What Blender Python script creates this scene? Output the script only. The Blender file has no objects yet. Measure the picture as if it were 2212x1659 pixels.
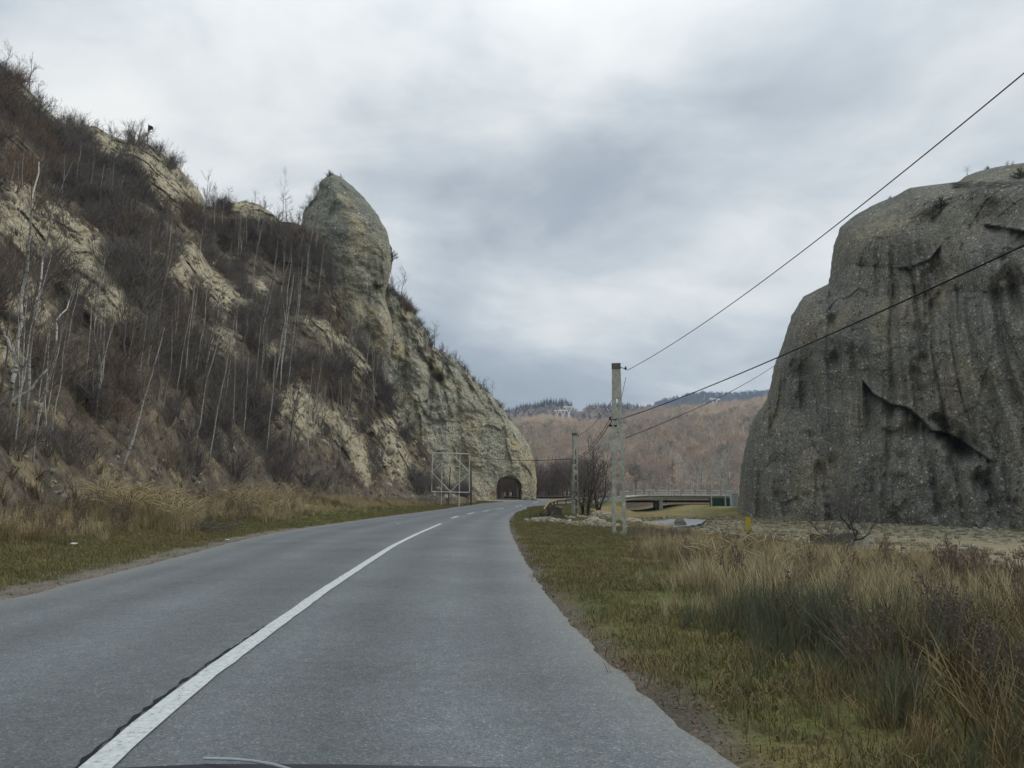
import bpy, bmesh, math, random
import numpy as np
from mathutils import Vector, Matrix, Euler

SC = bpy.context.scene
COL = SC.collection
rad = math.radians

# ------------------------------------------------------------------ camera
CAM = np.array([0.0, 0.0, 1.4])
FPX = 1663.0                       # focal length in pixels of a 2212 x 1659 picture
PITCH = math.atan(243.5 / FPX)
CP, SP = math.cos(PITCH), math.sin(PITCH)
cam_d = bpy.data.cameras.new("camera")
cam_d.sensor_width = 36.0
cam_d.lens = 36.0 * FPX / 2212.0
cam_d.clip_start = 0.05
cam_d.clip_end = 9000
cam = bpy.data.objects.new("camera", cam_d)
cam.location = CAM
cam.rotation_euler = (rad(90) + PITCH, 0, 0)
COL.objects.link(cam)
SC.camera = cam

# ------------------------------------------------------------------ light
SUN_AZ, SUN_EL = rad(62), rad(42)          # azimuth from +Y towards +X
sun_d = bpy.data.lights.new("sun", 'SUN')
sun_d.energy = 1.3
sun_d.angle = rad(28)
sun_d.color = (1.0, 0.95, 0.88)
sun = bpy.data.objects.new("sun", sun_d)
sdir = Vector((math.sin(SUN_AZ) * math.cos(SUN_EL), math.cos(SUN_AZ) * math.cos(SUN_EL), math.sin(SUN_EL)))
sun.rotation_euler = sdir.to_track_quat('Z', 'Y').to_euler()
sun.location = (60, 20, 120)
COL.objects.link(sun)

SC.view_settings.view_transform = 'Standard'
SC.view_settings.look = 'None'
SC.view_settings.gamma = 1
SC.view_settings.use_curve_mapping = False
SC.view_settings.exposure = 0.0
SC.render.engine = 'CYCLES'
SC.cycles.max_bounces = 6
SC.cycles.diffuse_bounces = 3
SC.cycles.glossy_bounces = 2
SC.cycles.transparent_max_bounces = 6


class NT:
    """small helper to wire nodes"""
    def __init__(s, tree):
        s.t = tree
        s.t.nodes.clear()

    def n(s, typ, _in=None, **kw):
        nd = s.t.nodes.new(typ)
        for k, v in kw.items():
            setattr(nd, k, v)
        for k, v in (_in or {}).items():
            sock = nd.inputs[k]
            if isinstance(v, bpy.types.NodeSocket):
                s.t.links.new(v, sock)
            else:
                sock.default_value = v
        return nd

    def math(s, op, a, b=None, c=None, clamp=False):
        d = {0: a}
        if b is not None:
            d[1] = b
        if c is not None:
            d[2] = c
        return s.n('ShaderNodeMath', d, operation=op, use_clamp=clamp).outputs[0]

    def mix(s, f, a, b, blend='MIX'):
        nd = s.n('ShaderNodeMix', None, data_type='RGBA', blend_type=blend)
        for i, v in ((0, f), (6, a), (7, b)):
            if isinstance(v, bpy.types.NodeSocket):
                s.t.links.new(v, nd.inputs[i])
            else:
                nd.inputs[i].default_value = v if i == 0 else (*v[:3], 1)
        return nd.outputs[2]

    def ramp(s, f, stops, interp='LINEAR'):
        nd = s.n('ShaderNodeValToRGB', {0: f})
        cr = nd.color_ramp
        cr.interpolation = interp
        while len(cr.elements) > 1:
            cr.elements.remove(cr.elements[-1])
        for i, (p, c) in enumerate(stops):
            e = cr.elements[0] if i == 0 else cr.elements.new(p)
            e.position = p
            if not hasattr(c, '__len__'):
                c = (c, c, c)
            e.color = (*c[:3], 1)
        return nd.outputs[0]

    def noise(s, vec, scale, detail=4, rough=0.55, dist=0.0):
        return s.n('ShaderNodeTexNoise', {'Vector': vec, 'Scale': scale, 'Detail': detail, 'Roughness': rough, 'Distortion': dist}).outputs[0]


def S(r, g, b):
    f = lambda c: (c / 255 / 12.92) if c / 255 <= 0.04045 else ((c / 255 + 0.055) / 1.055) ** 2.4
    return (f(r), f(g), f(b))


# ------------------------------------------------------------------ sky
world = bpy.data.worlds.new("World")
SC.world = world
world.use_nodes = True
w = NT(world.node_tree)
geo = w.n('ShaderNodeTexCoord').outputs['Generated']
sep = w.n('ShaderNodeSeparateXYZ', {0: geo})
zz = w.math('MAXIMUM', sep.outputs[2], 0.0)
den = w.math('ADD', zz, 0.30)
px = w.math('DIVIDE', sep.outputs[0], den)
py = w.math('DIVIDE', sep.outputs[1], den)
pv = w.n('ShaderNodeCombineXYZ', {0: w.math('MULTIPLY', px, 0.8), 1: py, 2: 3.7}).outputs[0]
n1 = w.noise(pv, 1.0, 6, 0.5, 0.5)
n2 = w.noise(pv, 2.8, 5, 0.55, 0.4)
nn = w.math('ADD', w.math('MULTIPLY', n1, 0.72), w.math('MULTIPLY', n2, 0.28))


def sky_lump(u, v, r, ex=1.0):
    """a broad thin place in the cloud deck seen in the direction of the given picture point"""
    d = Vector(((u - 1106) / FPX, CP + SP * (v - 829.5) / FPX, SP - CP * (v - 829.5) / FPX)).normalized()
    dv = w.n('ShaderNodeVectorMath', {0: geo, 1: tuple(d)}, operation='SUBTRACT').outputs[0]
    dv = w.n('ShaderNodeVectorMath', {0: dv, 1: (1, 1, ex)}, operation='MULTIPLY').outputs[0]
    ln = w.n('ShaderNodeVectorMath', {0: dv}, operation='LENGTH').outputs['Value']
    q = w.math('DIVIDE', ln, r)
    return w.math('POWER', 2.718, w.math('MULTIPLY', w.math('MULTIPLY', q, q), -1.0))


bright = w.math('MULTIPLY', sky_lump(1330, 90, 0.30, 1.5), 0.26)
bright = w.math('ADD', bright, w.math('MULTIPLY', sky_lump(650, 440, 0.10), 0.16))
bright = w.math('ADD', bright, w.math('MULTIPLY', sky_lump(180, 60, 0.16), 0.10))
bright = w.math('ADD', bright, w.math('MULTIPLY', sky_lump(2100, 130, 0.17), 0.12))
bright = w.math('ADD', bright, w.math('MULTIPLY', sky_lump(1150, 700, 0.16, 2.5), 0.07))
bright = w.math('ADD', bright, w.math('MULTIPLY', sky_lump(500, 160, 0.14), -0.05))
bright = w.math('ADD', bright, w.math('MULTIPLY', sky_lump(1400, 400, 0.30, 2.4), -0.04))
nn2 = w.math('ADD', w.math('MULTIPLY_ADD', nn, 2.3, -0.66), bright)
cloud = w.ramp(nn2, [(0.20, S(158, 169, 179)), (0.40, S(172, 182, 192)), (0.54, S(196, 205, 212)), (0.68, S(224, 229, 231)), (0.85, S(244, 246, 245))])
grad = w.ramp(zz, [(0.0, 1.14), (0.12, 1.06), (0.45, 1.06), (0.75, 1.5), (1.0, 1.75)])
cloud = w.mix(1.0, cloud, grad, 'MULTIPLY')
cloud10 = w.mix(1.0, cloud, (10, 10, 10), 'MULTIPLY')
sky = w.n('ShaderNodeTexSky', None, sky_type='NISHITA')
sky.sun_disc = False
sky.sun_elevation = SUN_EL
sky.sun_rotation = SUN_AZ
mixed = w.mix(w.ramp(nn2, [(0.15, 0.90), (0.45, 0.97)]), sky.outputs[0], cloud10)
bg = w.n('ShaderNodeBackground', {0: mixed, 1: 0.1})
out = w.n('ShaderNodeOutputWorld', {0: bg.outputs[0]})

# ------------------------------------------------------------------ numeric helpers
RNG = np.random.default_rng(7)
random.seed(7)


def unproj(u, v, Y):
    """picture point -> world point at horizontal distance Y in front of the camera"""
    u = np.asarray(u, float); v = np.asarray(v, float); Y = np.asarray(Y, float)
    dx = (u - 1106) / FPX
    dv = (v - 829.5) / FPX
    dy = CP + SP * dv
    dz = SP - CP * dv
    k = Y / dy
    return np.stack(np.broadcast_arrays(dx * k, Y, CAM[2] + dz * k), -1)


def ground_hit(u, v, z):
    dv = (v - 829.5) / FPX
    dy = CP + SP * dv
    dz = SP - CP * dv
    k = (z - CAM[2]) / dz
    return ((u - 1106) / FPX * k, dy * k)


def proj(p):
    p = np.asarray(p, float)
    x, y, z = p[..., 0], p[..., 1], p[..., 2] - CAM[2]
    f = y * CP + z * SP
    up = -y * SP + z * CP
    return 1106 + FPX * x / f, 829.5 - FPX * up / f


_perm = np.random.default_rng(11).permutation(256)
_perm = np.concatenate([_perm, _perm, _perm])
_g = np.random.default_rng(12).normal(size=(256, 3))
_g /= np.linalg.norm(_g, axis=1)[:, None]


def pn(P):
    P = np.asarray(P, float)
    i = np.floor(P).astype(int)
    f = P - i
    i = i & 255
    u = f * f * f * (f * (f * 6 - 15) + 10)
    res = 0
    for dx in (0, 1):
        wx = u[..., 0] if dx else 1 - u[..., 0]
        for dy in (0, 1):
            wy = u[..., 1] if dy else 1 - u[..., 1]
            for dz in (0, 1):
                wz = u[..., 2] if dz else 1 - u[..., 2]
                h = _perm[_perm[_perm[i[..., 0] + dx] + i[..., 1] + dy] + i[..., 2] + dz]
                g = _g[h]
                d = g[..., 0] * (f[..., 0] - dx) + g[..., 1] * (f[..., 1] - dy) + g[..., 2] * (f[..., 2] - dz)
                res = res + wx * wy * wz * d
    return res * 1.6


def fbm(P, octv=4, gain=0.5, seed=0.0):
    P = np.asarray(P, float) + seed * 17.31
    a, s, r = 1.0, 0.0, 0
    for k in range(octv):
        r = r + a * pn(P)
        s += a
        P = P * 2.03 + 5.7
        a *= gain
    return r / s


def cells(P, seed=0):
    """a random value per cell of warped space: angular blocks"""
    P = np.asarray(P, float) + seed * 3.3
    P = P + 0.45 * np.stack([fbm(P * 0.9, 2, seed=1), fbm(P * 0.9, 2, seed=2), fbm(P * 0.9, 2, seed=3)], -1)
    i = np.floor(P).astype(int) & 255
    return _perm[_perm[_perm[i[..., 0]] + i[..., 1]] + i[..., 2]] / 255.0


def smooth(x, a, b):
    t = np.clip((np.asarray(x, float) - a) / (b - a), 0, 1)
    return t * t * (3 - 2 * t)


def seg_dist(pu, pv, poly):
    """distance in picture pixels from points to a polyline"""
    best = np.full(np.broadcast(pu, pv).shape, 1e9)
    for (ax, ay), (bx, by) in zip(poly[:-1], poly[1:]):
        dx, dy = bx - ax, by - ay
        l2 = dx * dx + dy * dy + 1e-9
        t = np.clip(((pu - ax) * dx + (pv - ay) * dy) / l2, 0, 1)
        best = np.minimum(best, np.hypot(pu - ax - t * dx, pv - ay - t * dy))
    return best


def in_poly(pu, pv, poly):
    ins = np.zeros(np.broadcast(pu, pv).shape, bool)
    n = len(poly)
    for k in range(n):
        (ax, ay), (bx, by) = poly[k], poly[(k + 1) % n]
        if ay == by:
            continue
        c = ((ay > pv) != (by > pv)) & (pu < (bx - ax) * (pv - ay) / (by - ay) + ax)
        ins ^= c
    return ins


def soft_poly(pu, pv, poly, wdt):
    d = seg_dist(pu, pv, list(poly) + [poly[0]])
    sgn = np.where(in_poly(pu, pv, poly), 1, -1)
    return np.clip(0.5 + sgn * d / wdt * 0.5, 0, 1)


# ------------------------------------------------------------------ mesh helpers
def fast_mesh(name, verts, faces, mat=None, smooth_sh=False):
    verts = np.asarray(verts, np.float32).reshape(-1, 3)
    faces = np.asarray(faces, np.int32)
    me = bpy.data.meshes.new(name)
    me.vertices.add(len(verts))
    me.vertices.foreach_set('co', verts.ravel())
    k = faces.shape[1]
    me.loops.add(faces.size)
    me.loops.foreach_set('vertex_index', faces.ravel())
    me.polygons.add(len(faces))
    me.polygons.foreach_set('loop_start', np.arange(0, faces.size, k, dtype=np.int32))
    me.polygons.foreach_set('loop_total', np.full(len(faces), k, np.int32))
    if smooth_sh:
        me.polygons.foreach_set('use_smooth', np.ones(len(faces), bool))
    if mat:
        me.materials.append(mat)
    me.update(calc_edges=True)
    me.validate()
    return me


def add_attr(me, name, data, typ='FLOAT'):
    a = me.attributes.new(name, typ, 'POINT')
    data = np.asarray(data, np.float32)
    if typ == 'FLOAT':
        a.data.foreach_set('value', data.ravel())
    elif typ == 'FLOAT_COLOR':
        c = np.ones((len(data), 4), np.float32)
        c[:, :3] = data
        a.data.foreach_set('color', c.ravel())
    elif typ == 'FLOAT_VECTOR':
        a.data.foreach_set('vector', data.ravel())


def link(name, me, parent=None, loc=None):
    o = bpy.data.objects.new(name, me)
    COL.objects.link(o)
    if loc is not None:
        o.location = loc
    if parent:
        o.parent = parent
    return o


def tag(o, label=None, cat=None, group=None, kind=None):
    if label:
        o['label'] = label
    if cat:
        o['category'] = cat
    if group:
        o['group'] = group
    if kind:
        o['kind'] = kind
    return o


def thing(name, loc, label, cat, group=None, rotz=0.0):
    o = bpy.data.objects.new(name, None)
    o.empty_display_size = 0.3
    o.location = loc
    o.rotation_euler = (0, 0, rotz)
    COL.objects.link(o)
    return tag(o, label, cat, group)


def grid_faces(nr, nc):
    i = np.arange(nr - 1)[:, None] * nc + np.arange(nc - 1)[None, :]
    return np.stack([i, i + 1, i + nc + 1, i + nc], -1).reshape(-1, 4)


def tubes(segs, sides=3):
    """list of (p0, p1, r0, r1) -> verts, quads"""
    A = np.array([[*s[0], *s[1], s[2], s[3]] for s in segs], float)
    p0, p1, r0, r1 = A[:, :3], A[:, 3:6], A[:, 6], A[:, 7]
    d = p1 - p0
    L = np.linalg.norm(d, axis=1)[:, None] + 1e-9
    d /= L
    ref = np.where(np.abs(d[:, 2:3]) > 0.9, np.array([[1.0, 0, 0]]), np.array([[0, 0, 1.0]]))
    a = np.cross(d, ref); a /= np.linalg.norm(a, axis=1)[:, None] + 1e-9
    b = np.cross(d, a)
    vs = []
    for k in range(sides):
        an = 2 * math.pi * k / sides
        o = a * math.cos(an) + b * math.sin(an)
        vs.append(p0 + o * r0[:, None])
    for k in range(sides):
        an = 2 * math.pi * k / sides
        o = a * math.cos(an) + b * math.sin(an)
        vs.append(p1 + o * r1[:, None])
    V = np.stack(vs, 1).reshape(-1, 3)
    base = np.arange(len(A))[:, None] * 2 * sides
    F = []
    for k in range(sides):
        k2 = (k + 1) % sides
        F.append(np.stack([base[:, 0] + k, base[:, 0] + k2, base[:, 0] + sides + k2, base[:, 0] + sides + k], -1))
    return V, np.concatenate(F)


def tube_mesh(name, segs, mat, sides=3):
    V, F = tubes(segs, sides)
    return fast_mesh(name, V, F, mat, smooth_sh=sides > 4)


def polyline_segs(pts, r0, r1):
    n = len(pts) - 1
    return [(pts[k], pts[k + 1], r0 + (r1 - r0) * k / n, r0 + (r1 - r0) * (k + 1) / n) for k in range(n)]


def boxes_mesh(name, boxes, mat, bev=0.0):
    """boxes: list of (centre, half sizes, euler) joined into one mesh"""
    bm = bmesh.new()
    for c, h, e in boxes:
        r = bmesh.ops.create_cube(bm, size=1.0)
        M = Matrix.Translation(c) @ Euler(e).to_matrix().to_4x4() @ Matrix.Diagonal((2 * h[0], 2 * h[1], 2 * h[2], 1))
        bmesh.ops.transform(bm, matrix=M, verts=r['verts'])
    if bev:
        bmesh.ops.bevel(bm, geom=bm.edges[:], offset=bev, segments=2, affect='EDGES')
    me = bpy.data.meshes.new(name)
    bm.to_mesh(me); bm.free()
    me.materials.append(mat)
    return me


def bar_mesh(name, bars, mat):
    """bars: (p0, p1, half width) square section"""
    segs = [(p0, p1, h * 1.414, h * 1.414) for p0, p1, h in bars]
    V, F = tubes(segs, 4)
    return fast_mesh(name, V, F, mat)


def lump_mesh(name, r, mat, rng, sub=3, rough=0.25, freq=1.3, flat=0.0):
    bm = bmesh.new()
    bmesh.ops.create_icosphere(bm, subdivisions=sub, radius=1.0)
    P = np.array([v.co[:] for v in bm.verts])
    d = 1 + rough * fbm(P * freq + rng.uniform(0, 50, 3), 4) * 1.6
    P = P * d[:, None]
    if flat:
        P[:, 2] = np.maximum(P[:, 2], -flat)
    P = P * np.asarray(r)
    for v, c in zip(bm.verts, P):
        v.co = c
    me = bpy.data.meshes.new(name)
    bm.to_mesh(me); bm.free()
    me.materials.append(mat)
    me.polygons.foreach_set('use_smooth', np.ones(len(me.polygons), bool))
    return me


# ------------------------------------------------------------------ materials
def new_mat(name, rough=0.9, spec=0.25):
    m = bpy.data.materials.new(name)
    m.use_nodes = True
    t = NT(m.node_tree)
    b = t.n('ShaderNodeBsdfPrincipled', {'Roughness': rough, 'Specular IOR Level': spec})
    t.n('ShaderNodeOutputMaterial', {0: b.outputs[0]})
    return m, t, b


def simple_mat(name, col, rough=0.85, var=0.25, scale=6.0, spec=0.2, bump=0.0, inst=0.0, metallic=0.0):
    m, t, b = new_mat(name, rough, spec)
    co = t.n('ShaderNodeTexCoord').outputs['Object']
    nz = t.noise(co, scale, 4, 0.6)
    k = t.ramp(nz, [(0.25, 1 - var), (0.75, 1 + var)])
    c = t.mix(1.0, col, k, 'MULTIPLY')
    if inst:
        rnd = t.n('ShaderNodeObjectInfo').outputs['Random']
        c = t.mix(1.0, c, t.ramp(rnd, [(0.0, 1 - inst), (1.0, 1 + inst)]), 'MULTIPLY')
    t.t.links.new(c, b.inputs['Base Color'])
    b.inputs['Metallic'].default_value = metallic
    if bump:
        bp = t.n('ShaderNodeBump', {'Height': nz, 'Distance': bump, 'Strength': 0.8})
        t.t.links.new(bp.outputs[0], b.inputs['Normal'])
    return m


def rand_mat(name, cols, rough=0.9):
    """plant material whose colour differs from plant to plant"""
    m, t, b = new_mat(name, rough, 0.1)
    rnd = t.n('ShaderNodeObjectInfo').outputs['Random']
    n = len(cols)
    c = t.ramp(rnd, [(k / (n - 1), cols[k]) for k in range(n)])
    t.t.links.new(c, b.inputs['Base Color'])
    return m


def rock_mat(name, base, dark, light, lichen, tan, peb_scale, streak=0.0, peb_contrast=1.0, bump=0.25, tan_amt=0.5, blot=0.55):
    m, t, b = new_mat(name, 0.95, 0.1)
    co = t.n('ShaderNodeTexCoord').outputs['Object']
    big = t.noise(co, 0.06, 5, 0.6, 0.3)
    mid = t.noise(co, 0.35, 5, 0.6, 0.2)
    wv = t.n('ShaderNodeVectorMath', {0: co, 1: t.n('ShaderNodeVectorMath', {0: t.n('ShaderNodeTexNoise', {'Vector': co, 'Scale': peb_scale * 0.8, 'Detail': 2}).outputs['Color'], 1: (0.5, 0.5, 0.5)}, operation='MULTIPLY').outputs[0]}, operation='ADD').outputs[0]
    vo = t.n('ShaderNodeTexVoronoi', {'Vector': wv, 'Scale': peb_scale}, feature='F1')
    vo2 = t.n('ShaderNodeTexVoronoi', {'Vector': wv, 'Scale': peb_scale * 2.6}, feature='F1')
    rnd = t.n('ShaderNodeSeparateColor', {0: vo.outputs['Color']}).outputs[0]
    rnd2 = t.n('ShaderNodeSeparateColor', {0: vo2.outputs['Color']}).outputs[1]
    c = t.mix(t.ramp(big, [(0.35, 0.0), (0.65, 1.0)]), base, lichen)
    tanf = t.ramp(t.noise(co, 0.11, 4, 0.6, 0.4), [(0.52, 0.0), (0.66, tan_amt)])
    c = t.mix(tanf, c, tan)
    c = t.mix(t.ramp(mid, [(0.3, blot), (0.5, 0.0)]), c, dark)
    # pebbles: pale cobbles and dark sockets
    pebl = t.math('MULTIPLY', t.ramp(rnd, [(0.74, 0.0), (0.98, 0.75 * peb_contrast)]), t.ramp(vo.outputs['Distance'], [(0.30, 1.0), (0.48, 0.0)]))
    c = t.mix(pebl, c, light)
    pebd = t.math('MULTIPLY', t.ramp(rnd, [(0.10, 0.85 * peb_contrast), (0.26, 0.0)]), t.ramp(vo.outputs['Distance'], [(0.28, 1.0), (0.48, 0.0)]))
    c = t.mix(pebd, c, dark)
    c = t.mix(1.0, c, t.ramp(rnd2, [(0.0, 1 - 0.36 * peb_contrast), (1.0, 1 + 0.36 * peb_contrast)]), 'MULTIPLY')
    vo3 = t.n('ShaderNodeTexVoronoi', {'Vector': wv, 'Scale': peb_scale * 0.36}, feature='F1')
    rnd3 = t.n('ShaderNodeSeparateColor', {0: vo3.outputs['Color']}).outputs[2]
    cob = t.math('MULTIPLY', t.ramp(rnd3, [(0.90, 0.0), (0.93, 0.85)]), t.ramp(vo3.outputs['Distance'], [(0.17, 1.0), (0.24, 0.0)]))
    c = t.mix(cob, c, light)
    if streak:
        sv2 = t.n('ShaderNodeVectorMath', {0: co, 1: (1.9, 1.9, 0.09)}, operation='MULTIPLY').outputs[0]
        c = t.mix(1.0, c, t.ramp(t.noise(sv2, 1.0, 4, 0.6, 0.2), [(0.3, 1 - streak * 0.6), (0.5, 1.0), (0.7, 1 + streak * 0.5)]), 'MULTIPLY')
        sv = t.n('ShaderNodeVectorMath', {0: co, 1: (0.55, 0.55, 0.035)}, operation='MULTIPLY').outputs[0]
        st = t.noise(sv, 1.0, 5, 0.6, 0.3)
        c = t.mix(1.0, c, t.ramp(st, [(0.30, 1 - streak), (0.47, 0.95), (0.70, 1 + streak * 0.7)]), 'MULTIPLY')
    t.t.links.new(c, b.inputs['Base Color'])
    h = t.math('ADD', t.math('MULTIPLY', t.math('SUBTRACT', 1.0, vo.outputs['Distance']), 0.6), t.math('MULTIPLY', mid, 1.2))
    h = t.math('ADD', h, t.math('MULTIPLY', t.math('SUBTRACT', 1.0, vo2.outputs['Distance']), 0.3))
    bp = t.n('ShaderNodeBump', {'Height': h, 'Distance': bump, 'Strength': 0.9})
    t.t.links.new(bp.outputs[0], b.inputs['Normal'])
    return m


M = {}
M['rock_right'] = rock_mat('dark_conglomerate', S(138, 133, 120), S(62, 60, 55), S(204, 199, 185), S(118, 119, 110), S(160, 149, 122), 3.4, 0.17, 1.05, 0.32, 0.5, 0.12)
M['rock_left'] = rock_mat('grey_conglomerate', S(166, 160, 140), S(84, 84, 76), S(200, 196, 178), S(130, 132, 121), S(184, 170, 136), 2.6, 0.14, 0.8, 0.35, 0.8)
M['rock_tunnel'] = rock_mat('pale_conglomerate', S(176, 168, 144), S(78, 79, 72), S(200, 196, 178), S(153, 153, 139), S(186, 168, 128), 1.9, 0.05, 0.9, 0.4, 0.8)
M['birch'] = None
m, t, b = new_mat('birch_bark', 0.8, 0.2)
co = t.n('ShaderNodeTexCoord').outputs['Object']
sv = t.n('ShaderNodeVectorMath', {0: co, 1: (1, 1, 3.5)}, operation='MULTIPLY').outputs[0]
c = t.ramp(t.noise(sv, 2.4, 5, 0.7), [(0.36, S(84, 80, 74)), (0.46, S(178, 175, 165)), (0.75, S(204, 201, 191))])
zc = t.n('ShaderNodeSeparateXYZ', {0: co}).outputs[2]
c = t.mix(t.ramp(t.math('DIVIDE', zc, 10.0), [(0.02, 0.75), (0.16, 0.0)]), c, S(66, 60, 54))
t.t.links.new(c, b.inputs['Base Color'])
M['birch'] = m
M['bark_dark'] = simple_mat('dark_bark', S(66, 60, 55), 0.9, 0.35, 8)
M['bark_grey'] = simple_mat('grey_bark', S(112, 106, 98), 0.9, 0.35, 8)
M['twig_pale'] = rand_mat('pale_twigs', [S(112, 104, 96), S(132, 124, 114), S(104, 94, 90)])
M['twig_brown'] = rand_mat('brown_twigs', [S(108, 104, 98), S(120, 114, 106), S(100, 98, 96), S(130, 121, 110), S(112, 109, 105)])
M['twig_rust'] = rand_mat('rust_twigs', [S(130, 112, 98), S(138, 118, 100), S(120, 107, 96)])
M['twig_purple'] = rand_mat('purple_twigs', [S(106, 99, 99), S(114, 106, 104)])
M['forest'] = rand_mat('forest_crowns', [S(186, 168, 154), S(198, 180, 164), S(178, 163, 152), S(208, 188, 168)])
M['forest_olive'] = rand_mat('olive_forest_crowns', [S(158, 154, 142), S(142, 144, 136), S(170, 162, 148)])
M['forest_low'] = rand_mat('low_forest_crowns', [S(128, 116, 110), S(142, 126, 116), S(118, 110, 106)])
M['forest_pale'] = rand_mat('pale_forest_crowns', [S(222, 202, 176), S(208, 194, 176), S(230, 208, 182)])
M['forest_far'] = rand_mat('far_forest_crowns', [S(84, 92, 104), S(92, 96, 104), S(78, 88, 100)])  # distance haze painted in: crowns tinted blue, besides the haze box
M['conifer'] = rand_mat('conifer_needles', [S(44, 54, 46), S(54, 62, 52)])
M['evergreen'] = rand_mat('evergreen_leaves', [S(40, 50, 36), S(50, 58, 40)])
M['turf'] = rand_mat('green_turf', [S(104, 104, 66), S(122, 116, 76), S(94, 96, 64), S(146, 132, 92), S(110, 108, 72)])
M['straw'] = rand_mat('dry_straw', [S(168, 155, 120), S(182, 168, 132), S(154, 143, 112), S(146, 131, 102)])
M['straw_dull'] = rand_mat('dull_straw', [S(128, 112, 82), S(112, 104, 76), S(142, 122, 88), S(98, 96, 70)])
M['rushes'] = rand_mat('green_rushes', [S(92, 98, 78), S(102, 104, 80), S(98, 98, 86)])
M['weed'] = rand_mat('dead_weeds', [S(112, 98, 88), S(120, 106, 92), S(100, 92, 86)])
M['plume'] = rand_mat('grass_plumes', [S(172, 157, 122), S(158, 142, 108)])
M['concrete'] = simple_mat('weathered_concrete', S(168, 167, 153), 0.9, 0.42, 4, bump=0.01)
M['concrete_dark'] = simple_mat('dark_concrete', S(98, 96, 86), 0.9, 0.35, 4, bump=0.01)
M['white_metal'] = simple_mat('white_painted_steel', S(196, 200, 196), 0.6, 0.12, 3)
M['pylon_white'] = simple_mat('pylon_white_paint', S(236, 238, 238), 0.6, 0.05, 1)
M['pale_steel'] = simple_mat('pale_steel', S(176, 180, 180), 0.6, 0.1, 1)
M['yellow'] = simple_mat('yellow_paint', S(176, 156, 46), 0.6, 0.18, 14)
M['rail_yellow'] = simple_mat('rusty_yellow_rail', S(140, 122, 82), 0.7, 0.35, 3)
M['dark_steel'] = simple_mat('dark_steel', S(52, 50, 46), 0.6, 0.2, 5)
M['green'] = simple_mat('green_paint', S(46, 80, 70), 0.6, 0.3, 1.2)
M['black'] = simple_mat('black_cable', S(30, 32, 34), 0.6, 0.1, 3)
M['porcelain'] = simple_mat('brown_porcelain', S(70, 52, 44), 0.3, 0.1, 3, spec=0.5)
M['wood'] = simple_mat('old_wood', S(92, 84, 74), 0.9, 0.35, 7, bump=0.01)
M['cut_wood'] = simple_mat('cut_wood', S(128, 124, 108), 0.9, 0.25, 7)
M['gravel'] = simple_mat('pale_gravel', S(146, 139, 118), 0.95, 0.5, 5.0, bump=0.12)
M['stone'] = rand_mat('river_stones', [S(120, 115, 100), S(146, 140, 120), S(100, 97, 86), S(166, 160, 140)])
M['scree'] = rand_mat('scree_stones', [S(150, 144, 126), S(172, 164, 142), S(128, 124, 112), S(112, 110, 100)])
M['grit'] = rand_mat('grit', [S(104, 98, 88), S(122, 116, 104), S(88, 84, 78)])
M['leaf'] = rand_mat('dead_leaf', [S(110, 90, 68), S(128, 104, 78), S(94, 78, 62)])
M['flag'] = simple_mat('dark_flag', S(40, 42, 48), 0.9, 0.2, 2)
M['litter'] = simple_mat('white_plastic', S(208, 208, 204), 0.6, 0.08, 6)
M['graffiti'] = simple_mat('pink_paint', S(176, 132, 120), 0.8, 0.4, 3)
M['bonnet'] = simple_mat('dark_car_paint', S(44, 48, 56), 0.35, 0.05, 2, spec=0.5)
M['highlight'] = simple_mat('pale_highlight', S(170, 174, 178), 0.4, 0.05, 2, spec=0.5)
M['hut'] = simple_mat('pale_hut_wall', S(182, 196, 200), 0.7, 0.1, 1)

m, t, b = new_mat('river_water', 0.18, 0.5)
b.inputs['Base Color'].default_value = (*S(158, 166, 168), 1)
co = t.n('ShaderNodeTexCoord').outputs['Object']
bp = t.n('ShaderNodeBump', {'Height': t.noise(co, 2.0, 3, 0.5), 'Distance': 0.02, 'Strength': 0.6})
t.t.links.new(bp.outputs[0], b.inputs['Normal'])
M['water'] = m

# ground: colour attribute holds the soil / turf / gravel colours
m, t, b = new_mat('ground_soil', 0.95, 0.1)
co = t.n('ShaderNodeTexCoord').outputs['Object']
at = t.n('ShaderNodeAttribute', None, attribute_name='soil', attribute_type='GEOMETRY').outputs['Color']
k = t.ramp(t.noise(co, 1.4, 6, 0.65), [(0.28, 0.62), (0.5, 1.0), (0.72, 1.34)])
k2 = t.ramp(t.noise(co, 22, 4, 0.7), [(0.3, 0.6), (0.7, 1.4)])
c = t.mix(1.0, t.mix(1.0, at, k, 'MULTIPLY'), k2, 'MULTIPLY')
t.t.links.new(c, b.inputs['Base Color'])
h = t.math('ADD', t.noise(co, 9, 5, 0.7), t.math('MULTIPLY', t.noise(co, 45, 3, 0.6), 0.5))
bp = t.n('ShaderNodeBump', {'Height': h, 'Distance': 0.05, 'Strength': 0.8})
t.t.links.new(bp.outputs[0], b.inputs['Normal'])
M['ground'] = m

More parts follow.
